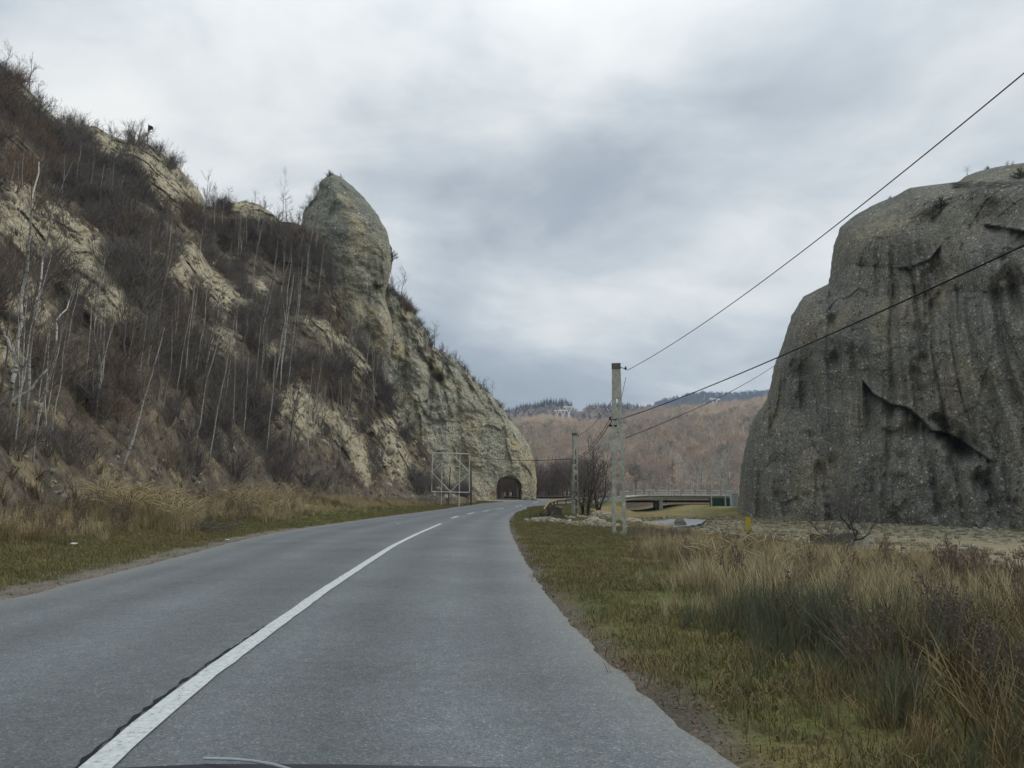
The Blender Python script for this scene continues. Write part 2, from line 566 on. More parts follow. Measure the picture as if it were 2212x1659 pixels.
# wooded slope: leaf litter, bare marl where the mask says so
m, t, b = new_mat('slope_soil', 0.95, 0.1)
co = t.n('ShaderNodeTexCoord').outputs['Object']
bare = t.n('ShaderNodeAttribute', None, attribute_name='bare', attribute_type='GEOMETRY').outputs['Fac']
bn = t.math('ADD', bare, t.math('MULTIPLY', t.math('SUBTRACT', t.noise(co, 0.55, 6, 0.65), 0.5), 1.5))
bf = t.ramp(bn, [(0.33, 0.0), (0.50, 1.0)])
lit = t.ramp(t.noise(co, 0.5, 6, 0.7, 0.4), [(0.28, S(78, 72, 66)), (0.45, S(104, 96, 86)), (0.6, S(126, 116, 101)), (0.75, S(114, 109, 96))])
lit = t.mix(t.ramp(t.noise(co, 0.23, 4, 0.6), [(0.55, 0.0), (0.68, 0.45)]), lit, S(112, 92, 78))
lit = t.mix(t.ramp(t.noise(co, 0.31, 5, 0.6), [(0.54, 0.0), (0.62, 0.8)]), lit, S(154, 142, 112))
marl = t.ramp(t.noise(co, 0.9, 6, 0.7, 0.3), [(0.25, S(128, 121, 103)), (0.45, S(172, 163, 138)), (0.65, S(196, 186, 158))])
marl = t.mix(t.ramp(t.noise(co, 2.6, 4, 0.6), [(0.32, 0.8), (0.44, 0.0)]), marl, S(86, 82, 66))
c = t.mix(bf, lit, marl)
c = t.mix(1.0, c, t.ramp(t.noise(co, 4.5, 4, 0.7), [(0.3, 0.7), (0.7, 1.3)]), 'MULTIPLY')
t.t.links.new(c, b.inputs['Base Color'])
bp = t.n('ShaderNodeBump', {'Height': t.noise(co, 1.4, 7, 0.7), 'Distance': 0.5, 'Strength': 0.9})
t.t.links.new(bp.outputs[0], b.inputs['Normal'])
M['slope'] = m

m, t, b = new_mat('hill_soil', 0.95, 0.1)
co = t.n('ShaderNodeTexCoord').outputs['Object']
c = t.ramp(t.noise(co, 0.02, 6, 0.6), [(0.3, S(150, 134, 124)), (0.5, S(172, 154, 140)), (0.7, S(186, 168, 150))])
t.t.links.new(c, b.inputs['Base Color'])
M['hill'] = m

# asphalt
m, t, b = new_mat('worn_asphalt', 0.8, 0.35)
co = t.n('ShaderNodeTexCoord').outputs['Object']
lat = t.n('ShaderNodeAttribute', None, attribute_name='lat', attribute_type='GEOMETRY').outputs['Fac']
sp = t.n('ShaderNodeTexVoronoi', {'Vector': co, 'Scale': 75.0}, feature='F1')
spr = t.n('ShaderNodeSeparateColor', {0: sp.outputs['Color']}).outputs[0]
c = t.ramp(spr, [(0.0, S(86, 91, 94)), (0.5, S(99, 104, 106)), (0.9, S(108, 112, 113)), (0.99, S(130, 132, 130))])
c = t.mix(1.0, c, t.ramp(t.noise(co, 0.35, 6, 0.65), [(0.3, 0.8), (0.7, 1.18)]), 'MULTIPLY')
c = t.mix(1.0, c, t.ramp(t.noise(co, 7, 4, 0.7), [(0.3, 0.86), (0.7, 1.14)]), 'MULTIPLY')
# worn wheel tracks (paler) along both lanes, dusty edges
tr = t.ramp(lat, [(0.0, 1.38), (0.035, 1.2), (0.09, 0.98), (0.15, 1.14), (0.23, 0.88), (0.33, 1.16), (0.43, 0.92), (0.5, 0.9), (0.60, 1.16), (0.70, 0.86), (0.81, 1.16), (0.90, 0.95), (0.96, 1.2), (1.0, 1.4)])
c = t.mix(1.0, c, tr, 'MULTIPLY')
dust = t.ramp(lat, [(0.0, 0.75), (0.03, 0.35), (0.10, 0.0), (0.94, 0.0), (0.985, 0.35), (1.0, 0.8)])
c = t.mix(t.math('MULTIPLY', dust, t.ramp(t.noise(co, 1.5, 5, 0.7), [(0.3, 0.3), (0.6, 1.0)])), c, S(124, 120, 110))
t.t.links.new(c, b.inputs['Base Color'])
bp = t.n('ShaderNodeBump', {'Height': sp.outputs['Distance'], 'Distance': 0.006, 'Strength': 0.7})
t.t.links.new(bp.outputs[0], b.inputs['Normal'])
M['asphalt'] = m

m, t, b = new_mat('worn_road_paint', 0.7, 0.3)
co = t.n('ShaderNodeTexCoord').outputs['Object']
wv = t.noise(co, 26, 6, 0.75)
c = t.ramp(wv, [(0.34, S(112, 116, 117)), (0.44, S(182, 187, 186)), (0.7, S(210, 214, 211))])
t.t.links.new(c, b.inputs['Base Color'])
M['paint'] = m
M['tar'] = simple_mat('crack_tar', S(34, 36, 40), 0.9, 0.3, 10)

# ------------------------------------------------------------------ the road line and the ground shape
R_PX = [(1590, 1659), (1500, 1590), (1400, 1510), (1300, 1420), (1250, 1368), (1200, 1310), (1160, 1255), (1130, 1205), (1110, 1165), (1100, 1140), (1101, 1122), (1115, 1107), (1140, 1099)]
L_PX = [(0, 1300), (200, 1250), (400, 1200), (500, 1172), (600, 1150), (700, 1135), (800, 1121), (900, 1108), (950, 1101), (1000, 1095)]
C_PX = [(236, 1640), (312, 1570), (400, 1497), (500, 1424), (600, 1351), (700, 1278), (770, 1232), (800, 1212), (850, 1180), (900, 1155), (957, 1130), (981, 1117), (1017, 1109), (1050, 1103.5), (1081, 1099), (1122, 1095)]


def road_z(Y):
    return 0.85 * smooth(Y, 90, 152)


def trace_xy(px):
    o = []
    for u, v in px:
        x, y = ground_hit(u, v, 0.0)
        o.append((x, y))
    o = np.array(o)
    return o[np.argsort(o[:, 1])]


RR, LL, CC = trace_xy(R_PX), trace_xy(L_PX), trace_xy(C_PX)


def smooth_curve(pts, ys):
    x = np.interp(ys, pts[:, 1], pts[:, 0])
    return x


ys = np.concatenate([np.arange(-8, 30, 0.5), np.arange(30, 102, 1.5)])


def ext(pts, ys, slope0):
    y0 = pts[0, 1]
    x = np.interp(ys, pts[:, 1], pts[:, 0])
    x = np.where(ys < y0, pts[0, 0] + slope0 * (ys - y0), x)
    k = np.array([1, 4, 6, 4, 1.0]); k /= k.sum()
    xp = np.pad(x, 4, mode='reflect', reflect_type='odd')
    for _ in range(2):
        xp = np.convolve(xp, k, 'same')
    return xp[4:-4]


xr = ext(RR, ys, (RR[1, 0] - RR[0, 0]) / (RR[1, 1] - RR[0, 1]))
xl = ext(LL, ys, (LL[1, 0] - LL[0, 0]) / (LL[1, 1] - LL[0, 1]) * 1.0)
xc = ext(CC, ys, (CC[1, 0] - CC[0, 0]) / (CC[1, 1] - CC[0, 1]))
# behind the camera the road keeps a sane width
near = ys < 9
xl = np.where(near, np.minimum(xl, xc - 3.9), xl)
pairs_L = [(x, y) for x, y in zip(xl, ys)] + [(-4.0, 120), (0.5, 134), (6.5, 146), (13.5, 154.5), (22, 159.5), (32, 161.5), (60, 163), (110, 164), (180, 165)]
pairs_R = [(x, y) for x, y in zip(xr, ys)] + [(5.6, 112), (10.0, 122), (16.0, 133), (22.5, 143), (29, 149), (36, 152), (60, 154), (110, 155), (180, 156)]
pairs_C = [(x, y) for x, y in zip(xc, ys)] + [(0.9, 115), (5.0, 127.5), (11.2, 139.5), (18.2, 149), (25.5, 154.5), (34, 157), (60, 158.5), (110, 159.5), (180, 160.5)]
PL, PR, PC = np.array(pairs_L), np.array(pairs_R), np.array(pairs_C)


def road_height(x, y):
    return road_z(y) + 0.75 * smooth(x, 14, 26) * (1 - 0.8 * smooth(x, 30, 75)) * smooth(y, 120, 140)


def poly_signed(x, y, line):
    """distance to the polyline and which side (positive to the right of travel)"""
    best = np.full(x.shape, 1e9); sgn = np.zeros(x.shape)
    for (ax, ay), (bx, by) in zip(line[:-1], line[1:]):
        dx, dy = bx - ax, by - ay
        t_ = np.clip(((x - ax) * dx + (y - ay) * dy) / (dx * dx + dy * dy + 1e-9), 0, 1)
        ex, ey = x - ax - t_ * dx, y - ay - t_ * dy
        d = np.hypot(ex, ey)
        cr = dx * ey - dy * ex
        up = d < best
        best = np.where(up, d, best)
        sgn = np.where(up, np.where(cr < 0, 1, -1), sgn)
    return best * sgn


def side_dist(x, y):
    """(metres right of the right edge, metres left of the left edge); both negative on the road"""
    return poly_signed(x, y, PR), -poly_signed(x, y, PL)


def ground_z(x, y, sr=None, sl=None, rough=True):
    x = np.asarray(x, float); y = np.asarray(y, float)
    if sr is None:
        sr, sl = side_dist(x, y)
    zr = road_height(x, y)
    A = 1.15 * (1 - 0.9 * smooth(y, 112, 140))
    zl = zr + A * smooth(sl, 0.4, 9.5) - 0.03 * smooth(sl, 0, 0.6)
    drop = 0.12 * smooth(sr, 0.0, 5.0) + 0.45 * smooth(sr, 5, 12) + 1.05 * smooth(sr + 4.5 * smooth(y, 30, 55), 11.5, 17)
    drop = drop + 0.9 * smooth(y, 90, 150) * smooth(sr, 1.5, 9)
    zz_ = np.where(sr > 0, zr - drop, np.where(sl > 0, zl, zr))
    zz_ = np.where((sr > 0) & (y > 100), np.maximum(zz_, -1.6), zz_)
    wv = smooth(x, 15.5, 21.5) * smooth(y, 98, 122) * (1 - smooth(x, 75, 100)) * (1 - smooth(y, 205, 250))
    wv = wv * smooth(sr + 3.0 * smooth(x, 19, 23) * 10, 0.5, 4.0)
    low_ = -1.3 + 1.15 * smooth(x, 25, 34) * smooth(y, 100, 126)
    zz_ = zz_ + (low_ - zz_) * wv
    under = (x > 20.5) & (y > 140) & (x < 80)
    on = (sr <= 0.05) & (sl <= 0.05) & ~under
    nz = 0.05 * fbm(np.stack([x * 0.9, y * 0.9, 0 * x], -1), 3) + 0.22 * fbm(np.stack([x * 0.12, y * 0.12, 0 * x + 3], -1), 3) * smooth(np.maximum(sr, sl), 2, 8)
    if rough:
        zz_ = zz_ + np.where(on, 0, nz * np.where(under, 1.0, smooth(np.maximum(sr, sl), 0.0, 0.8)))
    zz_ = np.where(on, zr - 0.06, zz_)
    # valley floor beyond the road
    return zz_


gx = np.concatenate([-np.geomspace(40, 900, 24)[::-1], np.arange(-38, -14, 1.0), np.arange(-14, 14, 0.22), np.arange(14, 60, 0.7), np.geomspace(62, 1600, 40)])
gy = np.concatenate([[-60, -40, -25, -15, -10], np.arange(-8, 3, 1.0), np.arange(3, 26, 0.24), np.arange(26, 60, 0.6), np.arange(60, 180, 1.3), np.geomspace(182, 4200, 40)])
GX, GY = np.meshgrid(gx, gy)
sr_, sl_ = side_dist(GX, GY)
GZ = ground_z(GX, GY, sr_, sl_)
# river bed: the channel with water
POOL = [(x, y) for x, y in [ground_hit(u, v, -1.62) for u, v in [(1395, 1133), (1420, 1124), (1475, 1121), (1515, 1124), (1500, 1134), (1440, 1139)]]]
CHAN = [(10.5, 62), (13, 44), (18, 33), (27, 27), (40, 24)]
chd = seg_dist(GX, GY, CHAN)
GZ = GZ - 0.35 * np.exp(-(chd / 2.2) ** 2) * smooth(sr_, 9, 14)
pin = soft_poly(GX, GY, POOL, 6.0)
GZ = np.where(pin > 0.1, np.minimum(GZ, -1.5 - 0.35 * pin), GZ)
mound_uv = [(1288, 1140, 30.5 + 9, 1.3, 0.75), (1390, 1112, 62, 4.5, 1.15), (1340, 1117, 52, 2.6, 0.7)]
soil = np.zeros(GX.shape + (3,))
green, straw_c, dirt = np.array(S(92, 94, 54)), np.array(S(136, 118, 82)), np.array(S(104, 96, 86))
gravel_c, brownc = np.array(S(142, 133, 108)), np.array(S(92, 80, 64))
nA = fbm(np.stack([GX * 0.25, GY * 0.25, 0 * GX + 8], -1), 4)
nB = fbm(np.stack([GX * 0.07, GY * 0.07, 0 * GX + 18], -1), 4)


def lerp(a, b, f):
    return a + (b - a) * np.asarray(f)[..., None]


c_r = lerp(dirt, green, smooth(sr_ + 0.6 * nA, 0.08, 0.5))
c_r = lerp(c_r, straw_c, np.clip(smooth(sr_ + 4 * nA, 3.0, 7.0) * 0.8 + smooth(nA, 0.05, 0.35) * 0.5, 0, 1))
c_r = lerp(c_r, brownc, smooth(nB, 0.1, 0.4) * 0.5)
c_r = lerp(c_r, gravel_c, smooth(sr_ + 3 * nA, 13.5, 17) * (1 - 0.85 * smooth(GY + 30 * nB, 95, 125)))
c_r = lerp(c_r, np.array(S(112, 108, 66)), smooth(GY, 90, 115) * smooth(sr_, 8, 14) * np.clip(0.7 - nA * 2, 0, 1))
c_l = lerp(np.array(S(118, 112, 102)), green, smooth(sl_ + 0.8 * nA, 0.5, 1.5))
c_l = lerp(c_l, straw_c, smooth(sl_ + 1.5 * nA, 3.0, 5.0) * 0.9)
c_l = lerp(c_l, brownc, smooth(sl_ + 2 * nA, 7, 10))
c_l = lerp(c_l, np.array(S(142, 140, 130)), smooth(GY, 126, 136) * (1 - smooth(sl_, 9, 13)) * (1 - smooth(GX, 5, 9)))
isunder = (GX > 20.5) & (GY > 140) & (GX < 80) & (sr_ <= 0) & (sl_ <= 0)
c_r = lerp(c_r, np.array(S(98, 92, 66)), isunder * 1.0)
soil = np.where(((sr_ > 0) | isunder)[..., None], c_r, np.where((sl_ > 0)[..., None], c_l, dirt))
soil = lerp(soil, np.array(S(86, 82, 70)), np.exp(-(chd / 1.6) ** 2) * smooth(sr_, 9, 13) * 0.8)
gv = np.stack([GX, GY, GZ], -1).reshape(-1, 3)
gme = fast_mesh('ground', gv, grid_faces(len(gy), len(gx)), M['ground'], True)
add_attr(gme, 'soil', soil.reshape(-1, 3), 'FLOAT_COLOR')
tag(link('ground', gme), kind='structure')


def gz1(x, y):
    return float(ground_z(np.array([x]), np.array([y]))[0])


# road sheet -------------------------------------------------------
NLAT = 14
fr = np.linspace(0, 1, NLAT)
rows_L, rows_R = PL.copy(), PR.copy()
jit = 0.10 * fbm(np.stack([PL[:, 1] * 0.7, PL[:, 0] * 0, PL[:, 1] * 0], -1), 3)
# finer stations for the visible part
st = np.linspace(0, 1, 520)


def resample(pts, n=520):
    i = np.linspace(0, len(pts) - 1, n)
    k = np.arange(len(pts))
    return np.stack([np.interp(i, k, pts[:, 0]), np.interp(i, k, pts[:, 1])], -1)


rl, rr = resample(PL), resample(PR)
rl[:, 0] += 0.16 * fbm(np.stack([rl[:, 1] * 0.8, rl[:, 1] * 0, rl[:, 1] * 0 + 3], -1), 4)
rr[:, 0] += 0.05 * fbm(np.stack([rr[:, 1] * 3.5, rr[:, 1] * 0, rr[:, 1] * 0 + 6], -1), 3)
rr[:, 0] += 0.10 * fbm(np.stack([rr[:, 1] * 0.9, rr[:, 1] * 0, rr[:, 1] * 0 + 9], -1), 4)
rx = rl[:, None, 0] + (rr - rl)[:, None, 0] * fr
ry = rl[:, None, 1] + (rr - rl)[:, None, 1] * fr
rz = road_height(rx, ry) + 0.008 * np.sin(np.pi * fr)[None, :] * (ry > -20)
rz = rz + 0.004
keep = 520
rme = fast_mesh('road', np.stack([rx, ry, rz], -1).reshape(-1, 3), grid_faces(keep, NLAT), M['asphalt'], True)
add_attr(rme, 'lat', np.broadcast_to(fr, (keep, NLAT)).reshape(-1))
road = tag(link('road', rme), kind='structure')


def road_top(x, y):
    i = np.argmin(np.abs(ry - y).min(1)) if y < 100 else None
    # crossfall height on the road sheet at a point
    d = (rx - x) ** 2 + (ry - y) ** 2
    k = np.unravel_index(np.argmin(d), d.shape)
    return rz[k]


def strip(name, pts, wd, lift, mat, parent, jitter=0.0):
    pts = np.array(pts, float)
    tn = np.gradient(pts, axis=0)
    tn /= np.linalg.norm(tn, axis=1)[:, None]
    nrm = np.stack([tn[:, 1], -tn[:, 0]], -1)
    j = jitter * RNG.normal(size=(len(pts), 2))
    a = pts - nrm * (wd / 2 + j[:, :1]); b_ = pts + nrm * (wd / 2 + j[:, 1:])
    z = np.array([road_top(*p) for p in pts]) + lift
    V = np.concatenate([np.c_[a, z], np.c_[b_, z]])
    n = len(pts)
    F = np.array([[k, n + k, n + k + 1, k + 1] for k in range(n - 1)])
    return link(name, fast_mesh(name, V, F, mat), parent)


ycs = np.concatenate([np.arange(-6, 20, 0.25), np.arange(20, 40.9, 0.5)])
cx = np.interp(ycs, PC[:, 1], PC[:, 0])
strip('centre_line', np.c_[cx, ycs], 0.17, 0.012, M['paint'], road, 0.004)
crk = np.arange(3.0, 8.6, 0.09)
strip('crack', np.c_[np.interp(crk, PC[:, 1], PC[:, 0]) - 0.125 + 0.02 * RNG.normal(size=len(crk)).cumsum() * 0.15, crk], 0.028, 0.010, M['tar'], road, 0.012)
for (u0, v0, u1, v1) in [(975.5, 1119.3, 989, 1115), (1009.5, 1110.7, 1023.5, 1107.3), (1044, 1104.8, 1056, 1102.4), (1074, 1100.3, 1088, 1098), (1115, 1096.0, 1129.5, 1094.2), (1150.5, 1092.8, 1163.5, 1091.4)]:
    a = ground_hit(u0, v0, 0.02); b_ = ground_hit(u1, v1, 0.02)
    pts = np.array([[a[0] + (b_[0] - a[0]) * k / 6, a[1] + (b_[1] - a[1]) * k / 6] for k in range(7)])
    strip('lane_dash', pts, 0.22, 0.012, M['paint'], road)

# ------------------------------------------------------------------ wooded slope (terrain)
FOOT = [(-1400, 1110, 8), (-900, 1105, 11), (-400, 1098, 15), (0, 1090, 22), (300, 1085, 34), (600, 1082, 62), (800, 1078, 85), (900, 1076, 99), (960, 1075, 107), (1000, 1075.5, 114), (1030, 1076, 121)]
TOP = [(-1400, -500, 26), (-900, -300, 40), (-400, -80, 58), (-150, 55, 70), (0, 138, 82), (60, 192, 86), (100, 237, 89), (130, 263, 92), (160, 277, 95), (190, 269, 97), (210, 275, 98), (240, 293, 100), (268, 302, 102), (290, 300, 103), (320, 312, 104), (350, 332, 106), (380, 357, 108), (410, 387, 110), (436, 420, 112), (446, 445, 113), (480, 449, 117), (505, 438, 119), (530, 433, 120), (560, 441, 120), (590, 462, 119), (605, 478, 118), (640, 482, 116), (662, 492, 114), (700, 520, 111), (714, 545, 110.5), (719, 630, 109), (747, 692, 108.5), (790, 750, 109), (815, 800, 110), (838, 838, 110.5), (870, 885, 111), (900, 935, 111.5), (930, 985, 112), (955, 1035, 114), (985, 1062, 117), (1030, 1074, 122)]
FOOT, TOP = np.array(FOOT, float), np.array(TOP, float)
uc = np.concatenate([np.arange(-1400, -60, 16), np.arange(-60, 1031, 3.0)])
tt = np.linspace(0, 1, 250)
fv, fd = np.interp(uc, FOOT[:, 0], FOOT[:, 1]), np.interp(uc, FOOT[:, 0], FOOT[:, 2])
tv, td = np.interp(uc, TOP[:, 0], TOP[:, 1]), np.interp(uc, TOP[:, 0], TOP[:, 2])
tv = tv + 3.0 * fbm(np.stack([uc * 0.06, uc * 0, uc * 0 + 1], -1), 3) * (uc < 650)
tv = np.minimum(tv, fv - 3)
F3, T3 = unproj(uc, fv, fd), unproj(uc, tv, td)
HP = F3[:, None, :] + (T3 - F3)[:, None, :] * tt[None, :, None]          # columns x rows
HU, HV = proj(HP)
span = np.linalg.norm(T3 - F3, axis=1)[:, None]
ray = HP - CAM
dist = np.linalg.norm(ray, axis=2, keepdims=True)
ray /= dist
amp = np.clip(span / 30, 0.05, 1.0)
bulge = 4.5 * np.sin(np.pi * tt)[None, :] * amp
N15 = fbm(HP / 17.0, 3, seed=1); N5 = fbm(HP / 5.5, 4, seed=2); N1 = fbm(HP / 1.6, 4, seed=3)
gul = 1 - np.abs(fbm(np.stack([HU * 0.012 + HV * 0.007, HV * 0.002, HU * 0], -1), 3, seed=4)) * 2.2
delta = bulge + amp * (4.2 * N15 + 2.2 * N5 + 0.9 * N1 + 2.2 * (gul - 0.4))
BARE = [
    [(0, 395), (55, 398), (115, 440), (180, 492), (238, 560), (272, 622), (284, 690), (262, 735), (205, 690), (150, 640), (70, 560), (0, 520)],
    [(0, 600), (60, 600), (110, 680), (90, 760), (30, 800), (0, 790)],
    [(385, 545), (420, 530), (440, 565), (480, 600), (540, 650), (545, 690), (470, 690), (420, 640), (366, 612)],
    [(165, 270), (212, 275), (300, 303), (362, 350), (430, 402), (444, 450), (425, 470), (345, 440), (300, 395), (232, 365), (200, 325)],
    [(612, 830), (650, 824), (680, 860), (690, 930), (640, 950), (604, 900)],
    [(655, 690), (700, 700), (760, 745), (800, 800), (770, 810), (720, 765)],
    [(480, 445), (530, 432), (600, 465), (595, 492), (530, 472)],
    [(800, 930), (846, 900), (880, 980), (900, 1040), (850, 1030)],
    [(675, 860), (735, 900), (790, 965), (745, 970), (690, 915)], [(850, 860), (872, 890), (885, 935), (858, 925)], [(560, 730), (600, 745), (640, 800), (600, 810)], [(455, 700), (500, 720), (505, 760), (465, 745)],
    [(540, 610), (575, 620), (570, 690), (540, 670)], [(750, 960), (790, 970), (800, 1040), (770, 1030)],
    [(35, 190), (75, 195), (110, 240), (150, 285), (120, 300), (70, 250)],
]
bare = np.zeros(HU.shape)
for poly in BARE:
    bare = np.maximum(bare, soft_poly(HU, HV, poly, 22))
delta = delta * (1 - 0.35 * bare) - 1.2 * bare * amp
# the darker scar under the bare marl band
delta = delta + 2.0 * amp * np.exp(-(seg_dist(HU, HV, [(0, 560), (70, 580), (150, 665), (210, 720), (270, 770)]) / 22) ** 2)
delta = delta + amp * (0.5 + 0.9 * bare) * (cells(HP / 4.0, 2) - 0.5) + amp * 0.5 * (cells(HP / 1.7, 3) - 0.5)
delta = delta * (0.25 + 0.75 * smooth(tt, 0.02, 0.22))[None, :] * smooth(tt, 0, 0.06)[None, :]
HP = HP + ray * delta[..., None]
# behind the ridge
nb = 8
back = []
for k in range(1, nb + 1):
    f = k / nb
    B = HP[:, -1, :].copy()
    dxy = B[:, :2] / np.linalg.norm(B[:, :2], axis=1)[:, None]
    B[:, :2] += dxy * 70 * f
    B[:, 2] -= (B[:, 2] + 8) * (f ** 1.6)
    back.append(B)
skirt = HP[:, :1, :] - np.array([0, 0, 3.0])      # the foot of the slope runs on below the verge
HPall = np.concatenate([skirt, HP, np.stack(back, 1)], 1)
bare_all = np.concatenate([bare[:, :1], bare, np.zeros((len(uc), nb))], 1)
hme = fast_mesh('hillside', HPall.reshape(-1, 3), grid_faces(len(uc), len(tt) + nb + 1)[:, ::-1], M['slope'], True)
add_attr(hme, 'bare', bare_all.reshape(-1))
tag(link('hillside', hme), kind='structure')


def hill_pt(u, v):
    c = int(np.clip(np.searchsorted(uc, u), 0, len(uc) - 1))
    col = HV[c][::-1]
    k = np.interp(v, col, np.arange(len(col)))
    k = len(tt) - 1 - k
    k0 = int(np.clip(math.floor(k), 0, len(tt) - 2))
    f = k - k0
    return HP[c, k0] * (1 - f) + HP[c, k0 + 1] * f


# ------------------------------------------------------------------ rock masses
class Relief:
    """a closed rock body: front and back skins over a traced outline, with its own depth and thickness"""
    def __init__(s, left, right, d0, R, thick, nv=170, ns=150, cracks=(), lumps=(), noise=(1.6, 0.5, 0.16), edge=1.5, flute=0.0, qpow=0, block=(0, 5), seed=0):
        left, right = np.array(left, float), np.array(right, float)
        v0, v1 = left[0, 1], left[-1, 1]
        v = np.linspace(0, 1, nv) ** 0.85 * (v1 - v0) + v0
        uL = np.interp(v, left[:, 1], left[:, 0]); uR = np.interp(v, right[:, 1], right[:, 0])
        wob = lambda sd: edge * fbm(np.stack([v * 0.07, v * 0, v * 0 + sd], -1), 4)
        uL = uL + wob(1 + seed); uR = uR + wob(5 + seed)
        q = 0.5 - 0.5 * np.cos(np.pi * np.linspace(0, 1, ns)) if qpow == 0 else 0.5 * np.linspace(0, 1, ns) ** 2 * qpow + np.linspace(0, 1, ns) * (1 - 0.5 * qpow)
        U = uL[:, None] + (uR - uL)[:, None] * q[None, :]
        V = np.broadcast_to(v[:, None], U.shape)
        D0 = d0(U, V)
        outline = [tuple(p) for p in left[::-1]] + [tuple(p) for p in right]
        e = seg_dist(U, V, outline) * D0 / FPX
        e[:, 0] = 0; e[:, -1] = 0; e[0, :] = 0
        s.U, s.V = U, V
        x = np.clip(1 - e / R, 0, 1)
        D = D0 + R * (1 - np.sqrt(np.clip(1 - x * x, 0, 1)))
        P0 = unproj(U, V, D)
        fade = smooth(e, 0.0, 1.6)
        dl = noise[0] * fbm(P0 / 11.0, 3, seed=seed + 1) + noise[1] * fbm(P0 / 3.3, 3, seed=seed + 2) + noise[2] * fbm(P0 / 0.9, 3, seed=seed + 3)
        if block[0]:
            dl = dl + block[0] * (cells(P0 / (block[1] * np.array([1, 1, 1.5])), seed) - 0.5) + 0.4 * block[0] * (cells(P0 / (block[1] * 0.4 * np.array([1, 1, 1.2])), seed + 4) - 0.5)
        if flute:
            hx = U * 0.019 - 0.0045 * (V - 800) * smooth(U, 1850, 2150) + 0.5 * fbm(P0 / 16, 2, seed=2)
            col = fbm(np.stack([hx, P0[..., 2] * 0.03, hx * 0], -1), 2, seed=seed + 6)
            fine = fbm(np.stack([hx * 3.4, P0[..., 2] * 0.05, hx * 0 + 5], -1), 3, seed=seed + 7)
            dl = dl - flute * (5.0 * np.minimum(np.abs(col), 0.35) + 0.8 * fine - 0.22 * np.exp(-(col / 0.05) ** 2) * np.clip(0.35 + 1.5 * fbm(P0 / 8.0, 2, seed=5), 0, 1)) * smooth(V, 380, 620)
        for poly, wd, dp, kind in cracks:
            dd = seg_dist(U, V, poly)
            mdl = np.clip(0.95 + 1.7 * fbm(P0 / 4.0, 3, seed=seed + 31), 0.1, 1.7)
            wd = wd * np.clip(mdl, 0.45, 1.5)
            dp = dp * mdl
            if kind == 'groove':
                dl = dl + dp * (0.5 * np.exp(-(dd / wd) ** 2) + 0.6 * np.exp(-(dd / (3.6 * wd)) ** 2))
            elif kind == 'hollow':
                dl = dl + dp * soft_poly(U, V, poly, float(np.mean(wd)))
            else:       # 'step': rock below / right of the line lies further back, sharp at the line
                pl = np.array(poly, float)
                hor = abs(pl[-1, 0] - pl[0, 0]) > abs(pl[-1, 1] - pl[0, 1])
                if hor:
                    o_ = np.argsort(pl[:, 0])
                    sgn = V - np.interp(U, pl[o_, 0], pl[o_, 1])
                    dp = dp * smooth(U, pl[:, 0].min() - 2, pl[:, 0].min() + 14) * (1 - smooth(U, pl[:, 0].max() - 14, pl[:, 0].max() + 2))
                else:
                    o_ = np.argsort(pl[:, 1])
                    sgn = U - np.interp(V, pl[o_, 1], pl[o_, 0])
                dl = dl + dp * (0.6 * np.exp(-dd / wd) + 0.7 * np.exp(-dd / (5 * wd))) * smooth(sgn, -1.5, 1.5) - 0.45 * dp * np.exp(-dd / wd) * smooth(-sgn, -1.5, 1.5)
        for (u_, v_, ru, rv, dp) in lumps:
            dl = dl - dp * np.exp(-((U - u_) / ru) ** 2 - ((V - v_) / rv) ** 2)
        D = D + dl * fade
        s.front = unproj(U, V, D)
        Db = D0 + R + (thick - R) * np.sqrt(np.clip(1 - np.clip(1 - e / max(R, 4), 0, 1) ** 2, 0, 1))
        Db = np.maximum(Db, D + 0.02)
        back = unproj(U, V, Db)
        ring = np.concatenate([s.front, back[:, -2:0:-1]], 1)
        nr, nc = ring.shape[:2]
        idx = np.arange(nr * nc).reshape(nr, nc)
        nx = np.roll(idx, -1, 1)
        F = np.stack([idx[:-1], idx[1:], nx[1:], nx[:-1]], -1).reshape(-1, 4)
        bm_v = ring.reshape(-1, 3)
        # caps as strips across the ring
        half = ns
        caps = []
        for r_ in (0, nr - 1):
            for k in range(ns - 1):
                a_, b2 = idx[r_, k], idx[r_, k + 1]
                c_ = idx[r_, (nc - k - 1) % nc] if k + 1 < ns - 1 else idx[r_, ns - 1]
                d_ = idx[r_, (nc - k) % nc] if k > 0 else idx[r_, 0]
                q_ = [a_, b2, c_, d_]
                caps.append(q_ if r_ == 0 else q_[::-1])
        s.V3, s.F, s.caps = bm_v, F, caps
        s.D = D

    def mesh(s, name, mat):
        quads = [tuple(q) for q in s.F.tolist()]
        for q in s.caps:
            u_ = []
            for i in q:
                if i not in u_:
                    u_.append(i)
            if len(u_) >= 3:
                quads.append(tuple(u_))
        me = bpy.data.meshes.new(name)
        me.from_pydata(s.V3.tolist(), [], quads)
        me.materials.append(mat)
        me.polygons.foreach_set('use_smooth', np.ones(len(me.polygons), bool))
        me.update()
        return me

    def pt(s, u, v):
        d = (s.U - u) ** 2 + (s.V - v) ** 2
        k = np.unravel_index(np.argmin(d), d.shape)
        return s.front[k]


